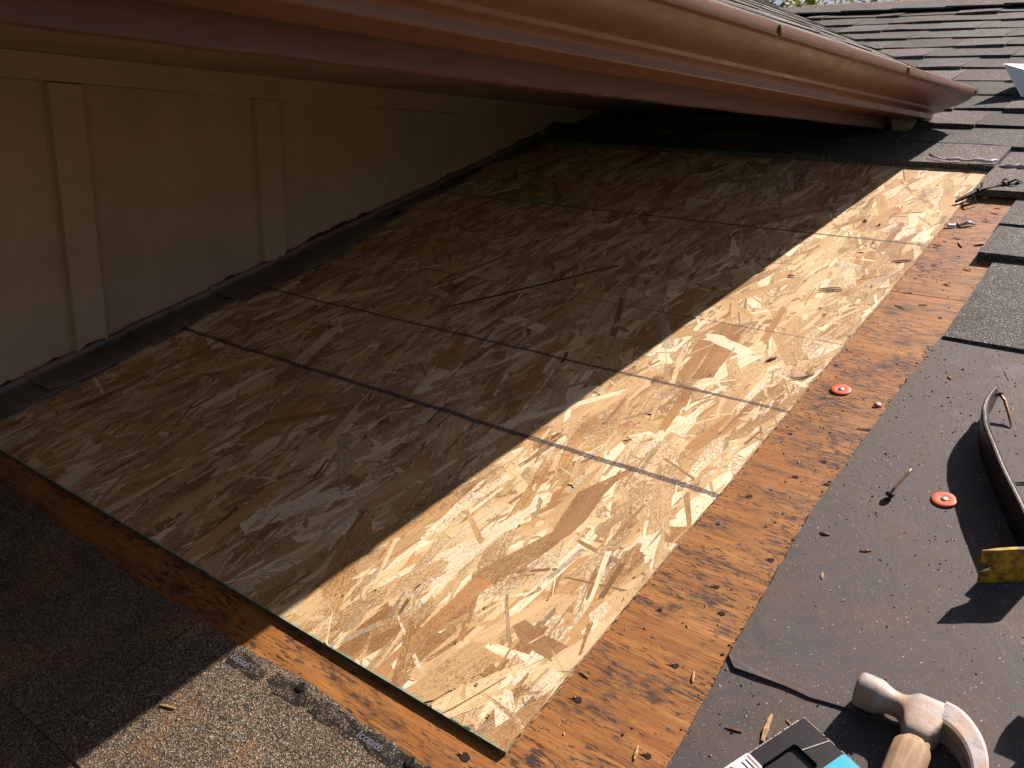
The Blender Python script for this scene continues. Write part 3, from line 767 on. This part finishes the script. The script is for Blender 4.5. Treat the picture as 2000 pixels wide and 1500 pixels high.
# ------------------------------------------------------------------ gutter
GEND = 1.885
gut = thing('rain_gutter', 'long brown painted metal gutter along the eave', 'gutter', Matrix.Translation((0, 0.289, 0.62)))
GO = (0.289, 0.62)
front = [(0.2090, 0.6215), (0.2070, 0.6222), (0.2060, 0.6240), (0.2055, 0.6320), (0.2045, 0.6345), (0.2015, 0.6362), (0.1940, 0.6380), (0.1870, 0.6392), (0.1838, 0.6405), (0.1822, 0.6430), (0.1806, 0.6452), (0.1770, 0.6466),
         (0.1700, 0.6486), (0.1600, 0.6518), (0.1500, 0.6554), (0.1405, 0.6594), (0.1320, 0.6638), (0.1250, 0.6686), (0.1205, 0.6734), (0.1150, 0.6748), (0.1115, 0.6752), (0.1100, 0.6765), (0.1095, 0.6785),
         (0.1095, 0.6880), (0.1102, 0.6905), (0.1125, 0.6915), (0.1200, 0.6915)]
back = [(0.288, 0.700), (0.288, 0.6215)]
outer = back + front
inner = [(0.120, 0.6895), (0.1130, 0.6890), (0.1125, 0.6790), (0.1225, 0.6765), (0.1268, 0.6705), (0.1335, 0.6658), (0.1420, 0.6614), (0.1510, 0.6576), (0.1610, 0.6540), (0.1710, 0.6508), (0.1790, 0.6486), (0.1826, 0.6468), (0.1846, 0.6436), (0.1950, 0.6402), (0.2040, 0.6378), (0.2078, 0.6350), (0.2085, 0.6245), (0.286, 0.6240), (0.286, 0.700)]
ring = [(y - GO[0], z - GO[1]) for y, z in outer + inner]
m = MB(); xs = list(np.linspace(-3.6, GEND, 90))
m.loft([[(x, y + .0006 * math.sin(x * 6 + z * 30), z) for y, z in ring] for x in xs]); tr = m.obj('trough', GUTTER, gut, sm=True)
md = tr.modifiers.new('crease', 'EDGE_SPLIT'); md.split_angle = math.radians(24)
cap = [(y - GO[0], z - GO[1]) for y, z in back + front] 
m = MB(); m.loft([[(x, y, z) for y, z in cap] for x in (GEND - .001, GEND + .0015)]); m.obj('end_cap', GUTTER, tr)
for x in (0.705, 1.31, GEND - .03):
    m = MB(); zz = .0615
    R = []
    for a, (rr, dy) in enumerate(((.0062, 0), (.0066, -.0016), (.0052, -.0030), (.0015, -.0034))):
        R.append([(x + rr * .8 * math.cos(t), .1093 - GO[0] + dy, zz + rr * 1.25 * math.sin(t)) for t in [2 * math.pi * q / 14 for q in range(14)]])
    if x > 1.8: R = [[(x + (p[0] - x) * .5, p[1], zz + (p[2] - zz) * .5) for p in r] for r in R]
    m.loft(R); m.obj('spike_head', GUTTER if x > 1 else RUST, tr, sm=True)

# ------------------------------------------------------------------ white folded metal on the far shingles
fm = thing('folded_flashing', 'white folded sheet metal lying on the far shingles at the right', 'flashing', on_deck(2.28, 0.06, 0.012))
def sheet(name, quad, mat, parent, t=.0012):
    q = [Vector(p) for p in quad]; nrm = (q[1] - q[0]).cross(q[3] - q[0]).normalized() * t
    m = MB(); m.raw([tuple(p) for p in q] + [tuple(p + nrm) for p in q], [(3, 2, 1, 0), (4, 5, 6, 7), (0, 1, 5, 4), (1, 2, 6, 5), (2, 3, 7, 6), (3, 0, 4, 7)]); return m.obj(name, mat, parent)
P2 = Vector((2.225 - 2.28, .059 - .06, .0)); P1 = Vector((2.275 - 2.28, .121 - .06, .072)); dd = Vector((1, -1, -.25)).normalized()
Q1 = P1 + dd * .26; Q2 = P2 + Vector((.07, -.16, 0.0))
sheet('front_leaf', [P2, Q2, Q1, P1], WHITE, fm)
sheet('back_leaf', [P1 + Vector((.0015, 0, 0)), Q1 + Vector((.0015, 0, 0)), Q1 + Vector((.10, -.02, -.028)), P1 + Vector((.085, -.015, -.069))], WHITE, fm)
m = MB(); m.tube([P1, Q1], .0012, 6); m.obj('fold', WHITE, fm, sm=True)

# ------------------------------------------------------------------ torn film and dead twig by the board's upper end
fz = PLY_H
def film(label, pts, w, h, seed):
    rr = random.Random(seed); V = []; F = []
    n = len(pts)
    for i, (u, v) in enumerate(pts):
        a = rr.uniform(.5, 1.1) * w
        V += [(u, v, h + rr.uniform(.0005, .003)), (u + a, v + rr.uniform(-.004, .004), h + rr.uniform(.002, .009)), (u + a * 1.5, v + rr.uniform(-.006, .006), h + rr.uniform(.001, .004))]
    for i in range(n - 1):
        for j in range(2): F.append((3 * i + j, 3 * i + 3 + j, 3 * i + 4 + j, 3 * i + 1 + j))
    o = add('torn_film', V, F, FILM, matrix=DECK, sm=True); md = o.modifiers.new('t', 'SOLIDIFY'); md.thickness = .0004
    return tag(o, label, 'plastic film')
film('crumpled clear plastic film on the shingle edge above the board', [(1.663 + .012 * max(0, 3 - i) * .6 + rnd.uniform(-.002, .002), .130 - .0125 * i) for i in range(12)], .006, .0145, 3)
film('torn clear film on the first shingle past the board corner', [(1.664 + rnd.uniform(-.003, .003), -.014 - .009 * i) for i in range(7)], .009, .0062, 4)
film('thin strip of clear plastic on the orange plywood beside the board', [(1.325 + .0035 * i, -.006 - .0055 * i) for i in range(9)], .005, PLY_H + .0005, 5)
tw = thing('dead_twig', 'black tarry twig lying over the upper right corner of the board', 'twig', on_deck(1.49, -0.02, 0.004))
tp = [(-.050, .030, .002), (-.030, .018, .006), (-.010, .010, .008), (.010, -.002, .010), (.030, -.017, .008), (.050, -.034, .010), (.064, -.055, .006)]
m = MB(); m.tube(tp, [.003, .0042, .0050, .0045, .0038, .0034, .002], 7); m.obj('stem', TWIG, tw)
for a, b, c in (((.010, -.002, .010), (.028, .004, .016), (.036, .002, .012)), ((.042, -.028, .009), (.056, -.030, .018), (.064, -.036, .012)), ((-.02, .014, .006), (-.03, .004, .010), (-.036, -.004, -.006)), ((.05, -.034, .01), (.056, -.05, .018), (.07, -.06, .008))):
    m = MB(); m.tube([a, b, c], [.0026, .0020, .0010], 6); m.obj('branch', TWIG, tw)
for q in ((.046, -.033, .010), (.062, -.052, .007), (.0, .004, .010)):
    m = MB(); m.lathe([(.001, -.004), (.005, -.002), (.0056, .001), (.002, .005)], 8, q); m.obj('bark_clump', TWIG, tw)

# ------------------------------------------------------------------ fasteners
def cap_nail(u, v, h, label, tilt=0.0):
    t = thing('cap_nail', label, 'nail', on_deck(u, v, h) @ Matrix.Rotation(tilt, 4, 'X'), 'orange plastic cap nails')
    m = MB(); m.lathe([(.0128, 0.0), (.0135, .0006), (.0134, .0016), (.0120, .0023), (.0075, .0026), (.0048, .0020), (.001, .0018)], 36); pc = m.obj('plastic_cap', CAPRED, t, sm=True)
    m = MB(); m.lathe([(.0036, .0018), (.0038, .0024), (.0032, .0030), (.001, .0031)], 16); m.obj('nail_head', STEEL, pc, sm=True)
cap_nail(0.698, -0.038, PLY_H + .0004, 'orange red plastic cap nail in the bare plywood', .03)
cap_nail(0.516, -0.218, -.0018, 'orange red plastic cap nail on the dark felt beside the pry bar', -.03)
t = thing('broken_cap_nail', 'small nail head with a torn rim of orange plastic on the plywood', 'nail', on_deck(.681, -.092, PLY_H + .0003))
m = MB(); m.prism([((.0058 + .0009 * math.sin(3 * a) - (.0022 if 1 < a < 2.2 else 0)) * math.cos(a), (.0058 + .0009 * math.sin(3 * a) - (.0022 if 1 < a < 2.2 else 0)) * math.sin(a)) for a in [2 * math.pi * i / 22 for i in range(22)]], .0014, 0); m.obj('torn_plastic_rim', CAPRED, t)
m = MB(); m.lathe([(.0038, .0014), (.0041, .0022), (.0034, .0029), (.001, .003)], 14); m.obj('nail_head', STEEL, t, sm=True)
def nail(name, label, pts, r, headr, shank_mat, head_mat, sm=True):
    p0 = Vector(pts[0]); t = thing(name, label, 'nail', on_deck(*p0))
    P = [Vector(p) - p0 for p in pts]
    m = MB(); m.tube(P, [r] * (len(P) - 1) + [r * .45], 8); m.obj('shank', shank_mat, t, sm=True)
    d = (P[1] - P[0]).normalized(); q = d.to_track_quat('Z', 'Y').to_matrix().to_4x4()
    m = MB(); m.lathe([(headr, -.0008), (headr, .0004), (r, .0012)], 14)
    o = m.obj('nail_head', head_mat, t); o.matrix_local = q
nail('loose_nail', 'rusty roofing nail with black head, point tipped up, on the felt', [(.494, -.1665, .0028), (.505, -.169, .0065), (.528, -.1755, .014), (.533, -.177, .0165)], .0016, .0048, COPPERY, NAILDARK)
nail('bent_nail', 'bent nail hooked in the claw tip of the pry bar', [(.728, -.2235, .020), (.722, -.231, .016), (.706, -.2405, .006), (.692, -.2465, -.0008)], .0019, .0042, COPPERY, NAILDARK)
nail('loose_nail', 'thin reddish nail at the right edge beyond the pry bar', [(.602, -.315, .0000), (.590, -.292, -.0003), (.576, -.270, -.0003)], .0015, .0035, RUST, RUST)

# ------------------------------------------------------------------ pry bar standing on edge
pb = thing('pry_bar', 'black flat pry bar on its edge with worn yellow hooked end', 'pry bar', on_deck(0.55, -0.25, -0.0018))
def catmull(P, k=6):
    P = [Vector(p) for p in P]; out = []
    for i in range(len(P) - 1):
        a, b, c, d = P[max(i - 1, 0)], P[i], P[i + 1], P[min(i + 2, len(P) - 1)]
        for j in range(k):
            t = j / k
            out.append(0.5 * ((2 * b) + (c - a) * t + (2 * a - 5 * b + 4 * c - d) * t * t + (3 * b - a - 3 * c + d) * t ** 3))
    return out + [P[-1]]
def blade(pts, half, zlo, zhi):
    """pts: plan points; half thickness, zlo, zhi per point -> rings with chamfered edges"""
    R = []
    for i, p in enumerate(pts):
        d = (pts[min(i + 1, len(pts) - 1)] - pts[max(i - 1, 0)]); d.z = 0; d.normalize(); s = Vector((-d.y, d.x, 0))
        t, a, b = half[i], zlo[i], zhi[i]; c = min(.0012, t * .6)
        q = []
        for sx, z in ((-t, a + c), (-t + c, a), (t - c, a), (t, a + c), (t, b - c), (t - c, b), (-t + c, b), (-t, b - c)): q.append(p + s * sx + Vector((0, 0, z)))
        R.append(q)
    return R
def rel(P): return [Vector((u - .55, v + .25, 0)) for u, v in P]
main = catmull(rel([(0.724, -0.2195), (0.695, -0.2180), (0.664, -0.2200), (0.640, -0.2260), (0.620, -0.2320), (0.578, -0.2510), (0.546, -0.2655), (0.512, -0.2830), (0.479, -0.300), (0.4535, -0.3140)]), 5)
n = len(main); ks = [i / (n - 1) for i in range(n)]
half = [.0014 + .0022 * min(1, k / .25) for k in ks]
zlo = [float(np.interp(k, [0, .12, .3, .5, 1], [.010, .006, .0045, .0012, 0.0])) for k in ks]
zhi = [float(np.interp(k, [0, .12, .3, 1], [.034, .038, .0405, .0415])) for k in ks]
m = MB(); m.loft(blade(main, half, zlo, zhi)); m.obj('bar', BLACKSTEEL, pb)
m = MB(); m.loft(blade(main, [h * .45 for h in half], [z - .0006 for z in zhi], [z + .0004 for z in zhi])); m.obj('worn_edge_highlight', HILITESTEEL, pb)  # bare steel strip; the top edge's highlight is put into its paler colour
hook = catmull(rel([(0.4535, -0.3140), (0.4430, -0.3205), (0.4340, -0.3225), (0.4270, -0.3170), (0.4180, -0.3020), (0.4090, -0.2890)]), 5)
n = len(hook); ks = [i / (n - 1) for i in range(n)]
m = MB(); m.loft(blade(hook, [.0036 - .0008 * k for k in ks], [0.0] * n, [.0415] * n))
e0 = hook[-1]; d = (hook[-1] - hook[-2]).normalized()
for a0, b0, a1, b1 in ((0, .0185, 0, .0135), (.0225, .0415, .0265, .0415)):
    pp = [e0 - d * .0001, e0 + d * .006, e0 + d * .0125]
    m.loft(blade(pp, [.0028, .0020, .0008], [a0, (a0 + a1) / 2, a1], [b0, (b0 + b1) / 2, b1]))
m.obj('hooked_end', YELLOW, pb)
for s in (-1, 1):
    m = MB(); pp = [main[0] + Vector((-.0005, 0, 0)), main[0] + Vector((.006, s * .0005, 0)), main[0] + Vector((.011, s * .001, 0))]
    zc = .022 + s * .0065
    m.loft(blade(pp, [.0014, .0011, .0006], [zc - .0050, zc - .0040, zc - .002], [zc + .0050, zc + .0042, zc + .003])); m.obj('claw_prong', BLACKSTEEL, pb)

# ------------------------------------------------------------------ claw hammer lying on its side
FH = -0.0015
hm = thing('claw_hammer', 'weathered claw hammer with wooden handle lying on the dark felt', 'hammer', DECK @ Matrix.Translation((0.2075, -0.230, FH)) @ Matrix.Rotation(-math.pi / 2, 4, 'Z'))
# local x: away from the striking face, towards the claw (= -v); local y: +u; z off the felt
ZC = 0.0150
def sup(cx, cy, cz, ry, rz, e=2.0, n=28, tilt=0.0):
    r = []
    for k in range(n):
        a = 2 * math.pi * k / n
        y = math.copysign(abs(math.cos(a)) ** (2 / e), math.cos(a)) * ry; z = math.copysign(abs(math.sin(a)) ** (2 / e), math.sin(a)) * rz
        r.append((cx + y * tilt, cy + y, cz + z))
    return r
m = MB()
m.loft([sup(x, y, ZC, ry, rz, e) for x, y, ry, rz, e in ((.0, 0, .0125, .0125, 2), (.0012, 0, .0142, .0142, 2), (.0035, 0, .0150, .0150, 2), (.0165, 0, .0150, .0150, 2), (.0195, 0, .0143, .0143, 2), (.0235, 0, .0122, .0122, 2),
    (.0285, 0, .0103, .0103, 2.1), (.0345, -.0005, .0100, .0100, 2.2), (.0385, -.0015, .0110, .0104, 2.6), (.0415, -.0040, .0150, .0112, 3.2), (.0440, -.0070, .0200, .0120, 4), (.0475, -.0085, .0225, .0125, 5),
    (.0640, -.0085, .0222, .0125, 5), (.0680, -.0045, .0180, .0122, 4.5), (.0705, .0005, .0120, .0120, 4))])
hh = m.obj('hammer_head', HAMMER, hm, sm=True)
claw = catmull([(.066, .0020, 0), (.074, .0010, 0), (.083, -.0045, 0), (.092, -.0135, 0), (.0995, -.026, 0), (.1045, -.041, 0), (.1065, -.057, 0), (.1070, -.066, 0)], 4)
nC = len(claw)
for s in (-1, 1):
    m = MB(); R = []
    for i, p in enumerate(claw):
        k = i / (nC - 1); d = (claw[min(i + 1, nC - 1)] - claw[max(i - 1, 0)]).normalized(); q = Vector((-d.y, d.x, 0))
        th = .0105 * (1 - k) ** .8 + .0016; gap = max(0, k - .22) * .0060; z0 = gap; z1 = .0120 + .0012 * math.sin(k * 3) - .003 * max(0, k - .6)
        zs = [z0, z0, z1 * .92, z1, z1, z1 * .92]; ts = [-th, th, th, th * .7, -th * .7, -th]
        ring_ = [tuple(p + q * t + Vector((0, 0, ZC + s * z))) for t, z in zip(ts, zs)]
        R.append(ring_ if s > 0 else ring_[::-1])
    m.loft(R); m.obj('claw', HAMMER, hh, sm=False)
m = MB(); R = []
for y, rx, rz, cz in ((-.026, .0112, .0095, ZC), (-.0335, .0114, .0097, ZC), (-.0345, .0128, .0108, ZC), (-.0375, .0143, .0118, ZC), (-.052, .0147, .0122, ZC), (-.075, .0140, .0118, ZC - .0006), (-.11, .0128, .0110, ZC - .0012), (-.16, .0125, .0108, ZC - .002), (-.21, .0140, .0118, ZC - .0024), (-.26, .0152, .0124, ZC - .002), (-.30, .0150, .0122, ZC - .002), (-.318, .0130, .0105, ZC - .002)):
    r = []
    for k in range(24):
        a = 2 * math.pi * k / 24; e = 2.8
        r.append((.0555 + math.copysign(abs(math.cos(a)) ** (2 / e), math.cos(a)) * rx, y, cz + math.copysign(abs(math.sin(a)) ** (2 / e), math.sin(a)) * rz))
    R.append(r[::-1])
m.loft(R); m.obj('handle', HANDLE, hm, sm=True)

# ------------------------------------------------------------------ black package with cyan and white labels
bx = thing('blade_package', 'scuffed black package with cyan panel and white red sticker beside the hammer', 'package',
           DECK @ Matrix.Translation((0.1494, -0.2062, -.0033)) @ Matrix.Rotation(math.radians(157.5), 4, 'Z'))
# local x: along the long side away from the far corner; local y: negative of the short side
BL, BW, BH = 0.165, 0.062, 0.026
m = MB()
def rr(x0, x1, y0, y1, r, k=4):
    P = []
    for cx, cy, a0 in ((x1 - r, y1 - r, 0), (x0 + r, y1 - r, 90), (x0 + r, y0 + r, 180), (x1 - r, y0 + r, 270)):
        P += [(cx + r * math.cos(math.radians(a0 + 90 * i / k)), cy + r * math.sin(math.radians(a0 + 90 * i / k))) for i in range(k + 1)]
    return P
o_ = rr(0, BL, 0, BW, .0025); i_ = rr(.024, BL - .02, .014, .039, .003)
R = [[(x, y, 0) for x, y in o_], [(x, y, BH - .001) for x, y in o_], [(x + (BL / 2 - x) * .01, y + (BW / 2 - y) * .02, BH) for x, y in o_], [(x, y, BH) for x, y in i_], [(x, y, BH - .0035) for x, y in i_]]
m.loft(R); tray = m.obj('tray', CARD, bx)
m = MB()
for (ax, ay), (bx_, by_) in (((0, 0), (0, BW)), ((0, 0), (.08, 0)), ((0, BW), (.05, BW))):
    prev = None
    for i in range(30):
        t0 = i / 30; t1 = (i + 1) / 30
        if rnd.random() < .22: continue
        r_ = rnd.uniform(.0002, .0006)
        m.tube([(ax + (bx_ - ax) * t0 + .0005, ay + (by_ - ay) * t0, BH - .0002), (ax + (bx_ - ax) * t1 + .0005, ay + (by_ - ay) * t1, BH - .0002)], [r_, rnd.uniform(.0003, .0009)], 5)
m.obj('worn_edge', CARDEDGE, bx)
def decal(name, poly, mat, z=BH + .0006, t=.0003, par=None):
    m = MB(); m.prism(poly, z, z - t); return m.obj(name, mat, par or tray)
FLIP = lambda P: P
decal('cyan_panel', rr(.0005, .085, .0425, .0585, .003), CYAN)
decal('scratch', [(.001, .0285), (.0015, .0275), (.024, .0215), (.0245, .0222)], CARDEDGE, BH + .0005)
decal('white_sticker', rr(.060, .125, -.001, .016, .002), LABELW)
decal('red_block', rr(.079, .1235, .0010, .0135, .002), LABELR, BH + .0009)
for k in (.0655, .0695): decal('navy_bar', [(k, .003), (k + .0009, .003), (k + .0009, .014), (k, .014)], LABELK, BH + .0009)
decal('red_line', [(.0622, .001), (.0628, .001), (.0628, .0145), (.0622, .0145)], LABELR, BH + .0009)
text_mesh('sticker_lettering', 'IP', .010, LABELW, bx, (.094, .0105, BH + .0012), math.pi)

# ------------------------------------------------------------------ added snips mostly outside the frame, raised to cast the rounded shadows
sn = thing('shadow_casting_snips', 'added black gripped snips mostly out of frame, placed to cast rounded shadows beside the hammer', 'snips', on_deck(0.225, -0.42, -.0018))
for s, p in ((0, [(.080, .066, .040), (.076, .05, .038), (.062, .01, .033), (.03, -.05, .024), (.0, -.10, .015), (-.014, -.12, .012)]), (1, [(.036, .056, .040), (.034, .042, .038), (.024, .01, .033), (.004, -.05, .024), (-.012, -.10, .015), (-.016, -.12, .012)])):
    m = MB(); m.tube(catmull(p, 4), [.004] + [.012] * 12 + [.010] * 4 + [.008] * 4, 12); m.obj('grip', BLACKRUB, sn, sm=True)
m = MB(); m.prism([(-.026, -.10), (-.006, -.10), (-.004, -.15), (-.014, -.21), (-.024, -.15)], .016, .008); m.obj('blade', BLACKSTEEL, sn)

# ------------------------------------------------------------------ loose splinters and chips
def splinter(label, u, v, h, L, w, ang, mat, curve=0.0, name='wood_splinter', lift=0.0):
    m = MB(); n = 5; R = []
    for i in range(n + 1):
        k = i / n; x = (k - .5) * L; ww = w * (0.35 + .65 * math.sin(math.pi * min(max(k * .8 + .15, 0), 1))) * rnd.uniform(.8, 1.15)
        y = curve * L * (1 - (2 * k - 1) ** 2)
        z = lift * k
        R.append([(x, y - ww, z + .0001), (x + rnd.uniform(-.001, .001), y + ww, z + .0001), (x, y + ww * .7, z + ww * 1.1), (x, y - ww * .6, z + ww * 1.3)])
    m.loft(R); o = m.obj(name, mat, matrix=on_deck(u, v, h, ang))
    return tag(o, label, 'wood splinter', 'loose wood splinters')
O = 0.0022
splinter('pair of dark parallel splinters, upper one, on the sunlit board', .991, .087, O, .034, .0012, 2.0, SPL_DARK)
splinter('pair of dark parallel splinters, lower one, on the sunlit board', .984, .083, O, .036, .0014, 2.0, SPL_DARK)
splinter('short brown splinter near the board edge below the top printed line', 1.138, .018, O, .032, .0016, 2.05, SPL_MID)
splinter('stubby dark splinter lying in the middle of the sunlit board', .730, .076, O, .020, .0020, 2.6, SPL_MID)
splinter('curved brown bark strip at the board edge above the orange cap nail', .703, .018, O, .036, .0013, 2.4, SPL_MID, .10)
splinter('reddish chip near the shadow edge on the board', .928, .266, O, .011, .0022, .6, SPL_MID)
splinter('small dark chip on the tan strand of the board', .897, .061, O, .009, .0009, 1.0, SPL_DARK)
splinter('dark chip standing on the upper sunlit board, left of two', 1.306, .137, O, .010, .0020, .9, SPL_DARK)
splinter('dark chip standing on the upper sunlit board, right of two', 1.295, .106, O, .009, .0017, .4, SPL_DARK)
splinter('thin chip at the board edge under the bend in its side', 1.024, .030, O, .009, .0009, .2, SPL_DARK)
splinter('small red chip in the sunlit middle of the board', 1.018, .165, O, .012, .0018, 1.8, SPL_MID)
splinter('pale upright chip on the plywood below the plastic strip', 1.349, -.020, PLY_H + .0006, .018, .0022, .4, SPL_LIGHT)
splinter('pale brown chip on the plywood between board and shingles', 1.252, -.047, PLY_H + .0006, .022, .0022, .5, SPL_LIGHT)
splinter('pale sliver at the cut shingle edge on the plywood', 1.262, -.078, PLY_H + .0006, .024, .0022, 2.2, SPL_LIGHT)
splinter('white chip on the plywood just below the twig', 1.503, -.028, PLY_H + .0006, .012, .0024, 2.0, SPL_LIGHT)
splinter('dark thin splinter reaching from plywood to the felt edge', .620, -.103, PLY_H + .0006, .030, .0011, 1.8, SPL_DARK)
splinter('tan splinter in the near plywood by the torn hole', .063, -.095, PLY_H + .0006, .014, .0013, .3, SPL_LIGHT)
splinter('short tan sliver on the plywood near the felt edge', .160, -.098, PLY_H + .0006, .013, .0012, .4, SPL_LIGHT)
splinter('small sliver on the plywood close to the board corner', .110, -.010, PLY_H + .0006, .012, .0009, 1.4, SPL_LIGHT)
splinter('brown stub at the felt edge, upper of two', .4025, -.128, -.0019, .011, .0020, 1.7, SPL_MID)
splinter('reddish stub on the felt, lower of two', .396, -.1735, -.0019, .011, .0018, 2.1, SPL_MID)
splinter('tiny pale chip on the upper felt', .782, -.1535, -.0019, .009, .0016, .7, SPL_LIGHT)
splinter('thin red hair splinter above the pry bar tip', .8145, -.215, -.0019, .026, .0006, .45, SPL_MID)
splinter('tan stick standing out behind the black package', .1425, -.1775, -.0032, .030, .0022, .15, SPL_LIGHT, .02)
splinter('dark brown splinter on the felt left of the black package', .126, -.1545, -.0032, .015, .0013, 1.8, SPL_MID)
splinter('small yellow sliver at the package edge', .1565, -.1912, -.0032, .009, .0009, 1.1, SPL_LIGHT)
splinter('white chip on the felt below the rusty nail', .340, -.1495, -.0019, .010, .0015, .3, SPL_LIGHT)
splinter('orange splinter lying on the sunlit granules at lower left', -.139, .319, hA + .0006, .019, .0014, 1.9, SPL_LIGHT)

# sawdust and crumbs (nobody could count them)
def crumbs(n, region, mat, lo, hi, name, label):
    V = []; F = []
    rg = np.random.default_rng(hash(len(label)) % 1000)
    for i in range(n):
        u, v, h = region(rg)
        s = lo + (hi - lo) * rg.random() ** 3; a = rg.uniform(0, 6.28); e = rg.uniform(1, 2.6); b = len(V)
        c, d = math.cos(a), math.sin(a)
        for x, y, z in ((-s * e, -s, 0), (s * e, -s * .7, 0), (s * .6, s, 0), (-s * .1, .1 * s, s * 1.3)):
            V.append((u + x * c - y * d, v + x * d + y * c, h + z))
        F += [(b, b + 2, b + 1), (b, b + 1, b + 3), (b + 1, b + 2, b + 3), (b + 2, b, b + 3)]
    return tag(add(name, V, F, mat, matrix=DECK), label, 'debris', kind='stuff')
def reg_felt(rg):
    u = rg.uniform(.05, .88); return u, right_edge(u) - .002 - rg.random() * .33, (-.0020 if u > .2 else -.0033)
def reg_ply(rg):
    u = rg.uniform(-.03, 1.5); return u, -.004 - rg.random() * .095, PLY_H
def reg_board(rg): return rg.uniform(.02, 1.6), rg.random() ** 1.3 * .45, .0018
def reg_near(rg): return rg.uniform(-.22, -.05), rg.uniform(.02, .6), hA
crumbs(2600, reg_felt, SPL_LIGHT, .00025, .0011, 'sawdust', 'pale sawdust scattered over the dark felt')
crumbs(900, reg_felt, SPL_DARK, .0003, .0013, 'dirt_crumbs', 'dark dirt crumbs scattered over the felt')
crumbs(420, reg_ply, SPL_LIGHT, .0003, .0012, 'sawdust', 'fine sawdust on the plywood')
crumbs(260, reg_ply, SPL_DARK, .0003, .0013, 'dirt_crumbs', 'dark crumbs on the orange plywood')
crumbs(330, reg_board, SPL_DARK, .0003, .0012, 'dirt_crumbs', 'dark crumbs scattered over the sunlit new board')
def reg_edge(rg):
    u = rg.uniform(.05, .88); return u, right_edge(u) + rg.normal(.0022, .0028), PLY_H + .0002
crumbs(420, reg_edge, SPL_DARK, .00025, .0010, 'dirt_crumbs', 'dark crumbs gathered along the cut edge of the felt')
crumbs(420, reg_near, SPL_LIGHT, .0003, .0012, 'sawdust', 'wood dust on the granules at lower left')

# ------------------------------------------------------------------ trees beyond the ridge
def leafy_tree(label, base, height, crown, nleaf, seed):
    rg = random.Random(seed); t = thing('leafy_tree', label, 'tree', Matrix.Translation(base))
    m = MB(); m.tube([(0, 0, 0), (.05, .03, height * .3), (-.04, .06, height * .6), (.02, 0, height * .85)], [.2, .16, .11, .05], 9)
    tips = []
    for k in range(16):
        z = height * rg.uniform(.35, .8); a = rg.uniform(0, 6.28); L = rg.uniform(.5, .95)
        e = (math.cos(a) * crown[0] * L, math.sin(a) * crown[1] * L, z + rg.uniform(.2, 1.0)); tips.append(e)
        m.tube([(0, 0, z), (e[0] * .5, e[1] * .5, z + .3), e], [.06, .04, .015], 6)
    m.obj('trunk', BARK, t)
    V = []; F = []
    cl = [(rg.gauss(0, .5) * crown[0], rg.gauss(0, .5) * crown[1], height * .72 + rg.gauss(0, .5) * crown[2]) for _ in range(70)] + tips
    for i in range(nleaf):
        c = rg.choice(cl); s = rg.uniform(.045, .085)
        p = Vector((c[0] + rg.gauss(0, .22), c[1] + rg.gauss(0, .22), c[2] + rg.gauss(0, .2)))
        d = Vector((rg.gauss(0, 1), rg.gauss(0, 1), rg.gauss(0, .7))).normalized(); q = d.orthogonal().normalized(); b = len(V)
        V += [tuple(p - d * s), tuple(p + q * s * .45), tuple(p + d * s), tuple(p - q * s * .45)]; F.append((b, b + 1, b + 2, b + 3))
    add('crown', V, F, LEAF, t)
leafy_tree('leafy yellow green tree beyond the ridge, above the upper roof', (10.2, 4.7, -3.2), 6.6, (1.5, 1.3, 1.3), 9000, 3)
leafy_tree('smaller yellow green tree beyond the ridge, next to the bare tree', (11.2, 3.35, -3.2), 5.9, (0.55, .5, .6), 3000, 8)
def bare_tree(label, base, height, seed):
    rg = random.Random(seed); t = thing('bare_tree', label, 'tree', Matrix.Translation(base))
    m = MB(); m.tube([(0, 0, 0), (.05, 0, height * .4), (0, .05, height * .8)], [.12, .08, .03], 8); m.obj('trunk', BARK, t)
    m = MB()
    def br(p, d, L, r, dep):
        q = p + d * L; mid = p + d * L * .5 + Vector((rg.uniform(-.05, .05), rg.uniform(-.05, .05), rg.uniform(-.03, .05))) * L
        m.tube([p, mid, q], [r, r * .8, r * .5], 5)
        if dep:
            for _ in range(3): br(p + d * L * rg.uniform(.4, 1), (d + Vector((rg.uniform(-.8, .8), rg.uniform(-.8, .8), rg.uniform(-.3, .6)))).normalized(), L * .62, r * .5, dep - 1)
    for k in range(12):
        a = rg.uniform(0, 6.28); br(Vector((0, 0, height * rg.uniform(.5, .8))), Vector((math.cos(a), math.sin(a), rg.uniform(.2, 1))).normalized(), rg.uniform(.7, 1.3), .03, 3)
    m.obj('crown', BARK, t)
bare_tree('bare leafless tree beyond the ridge against the sky', (11.6, 2.55, -3.2), 6.6, 4)
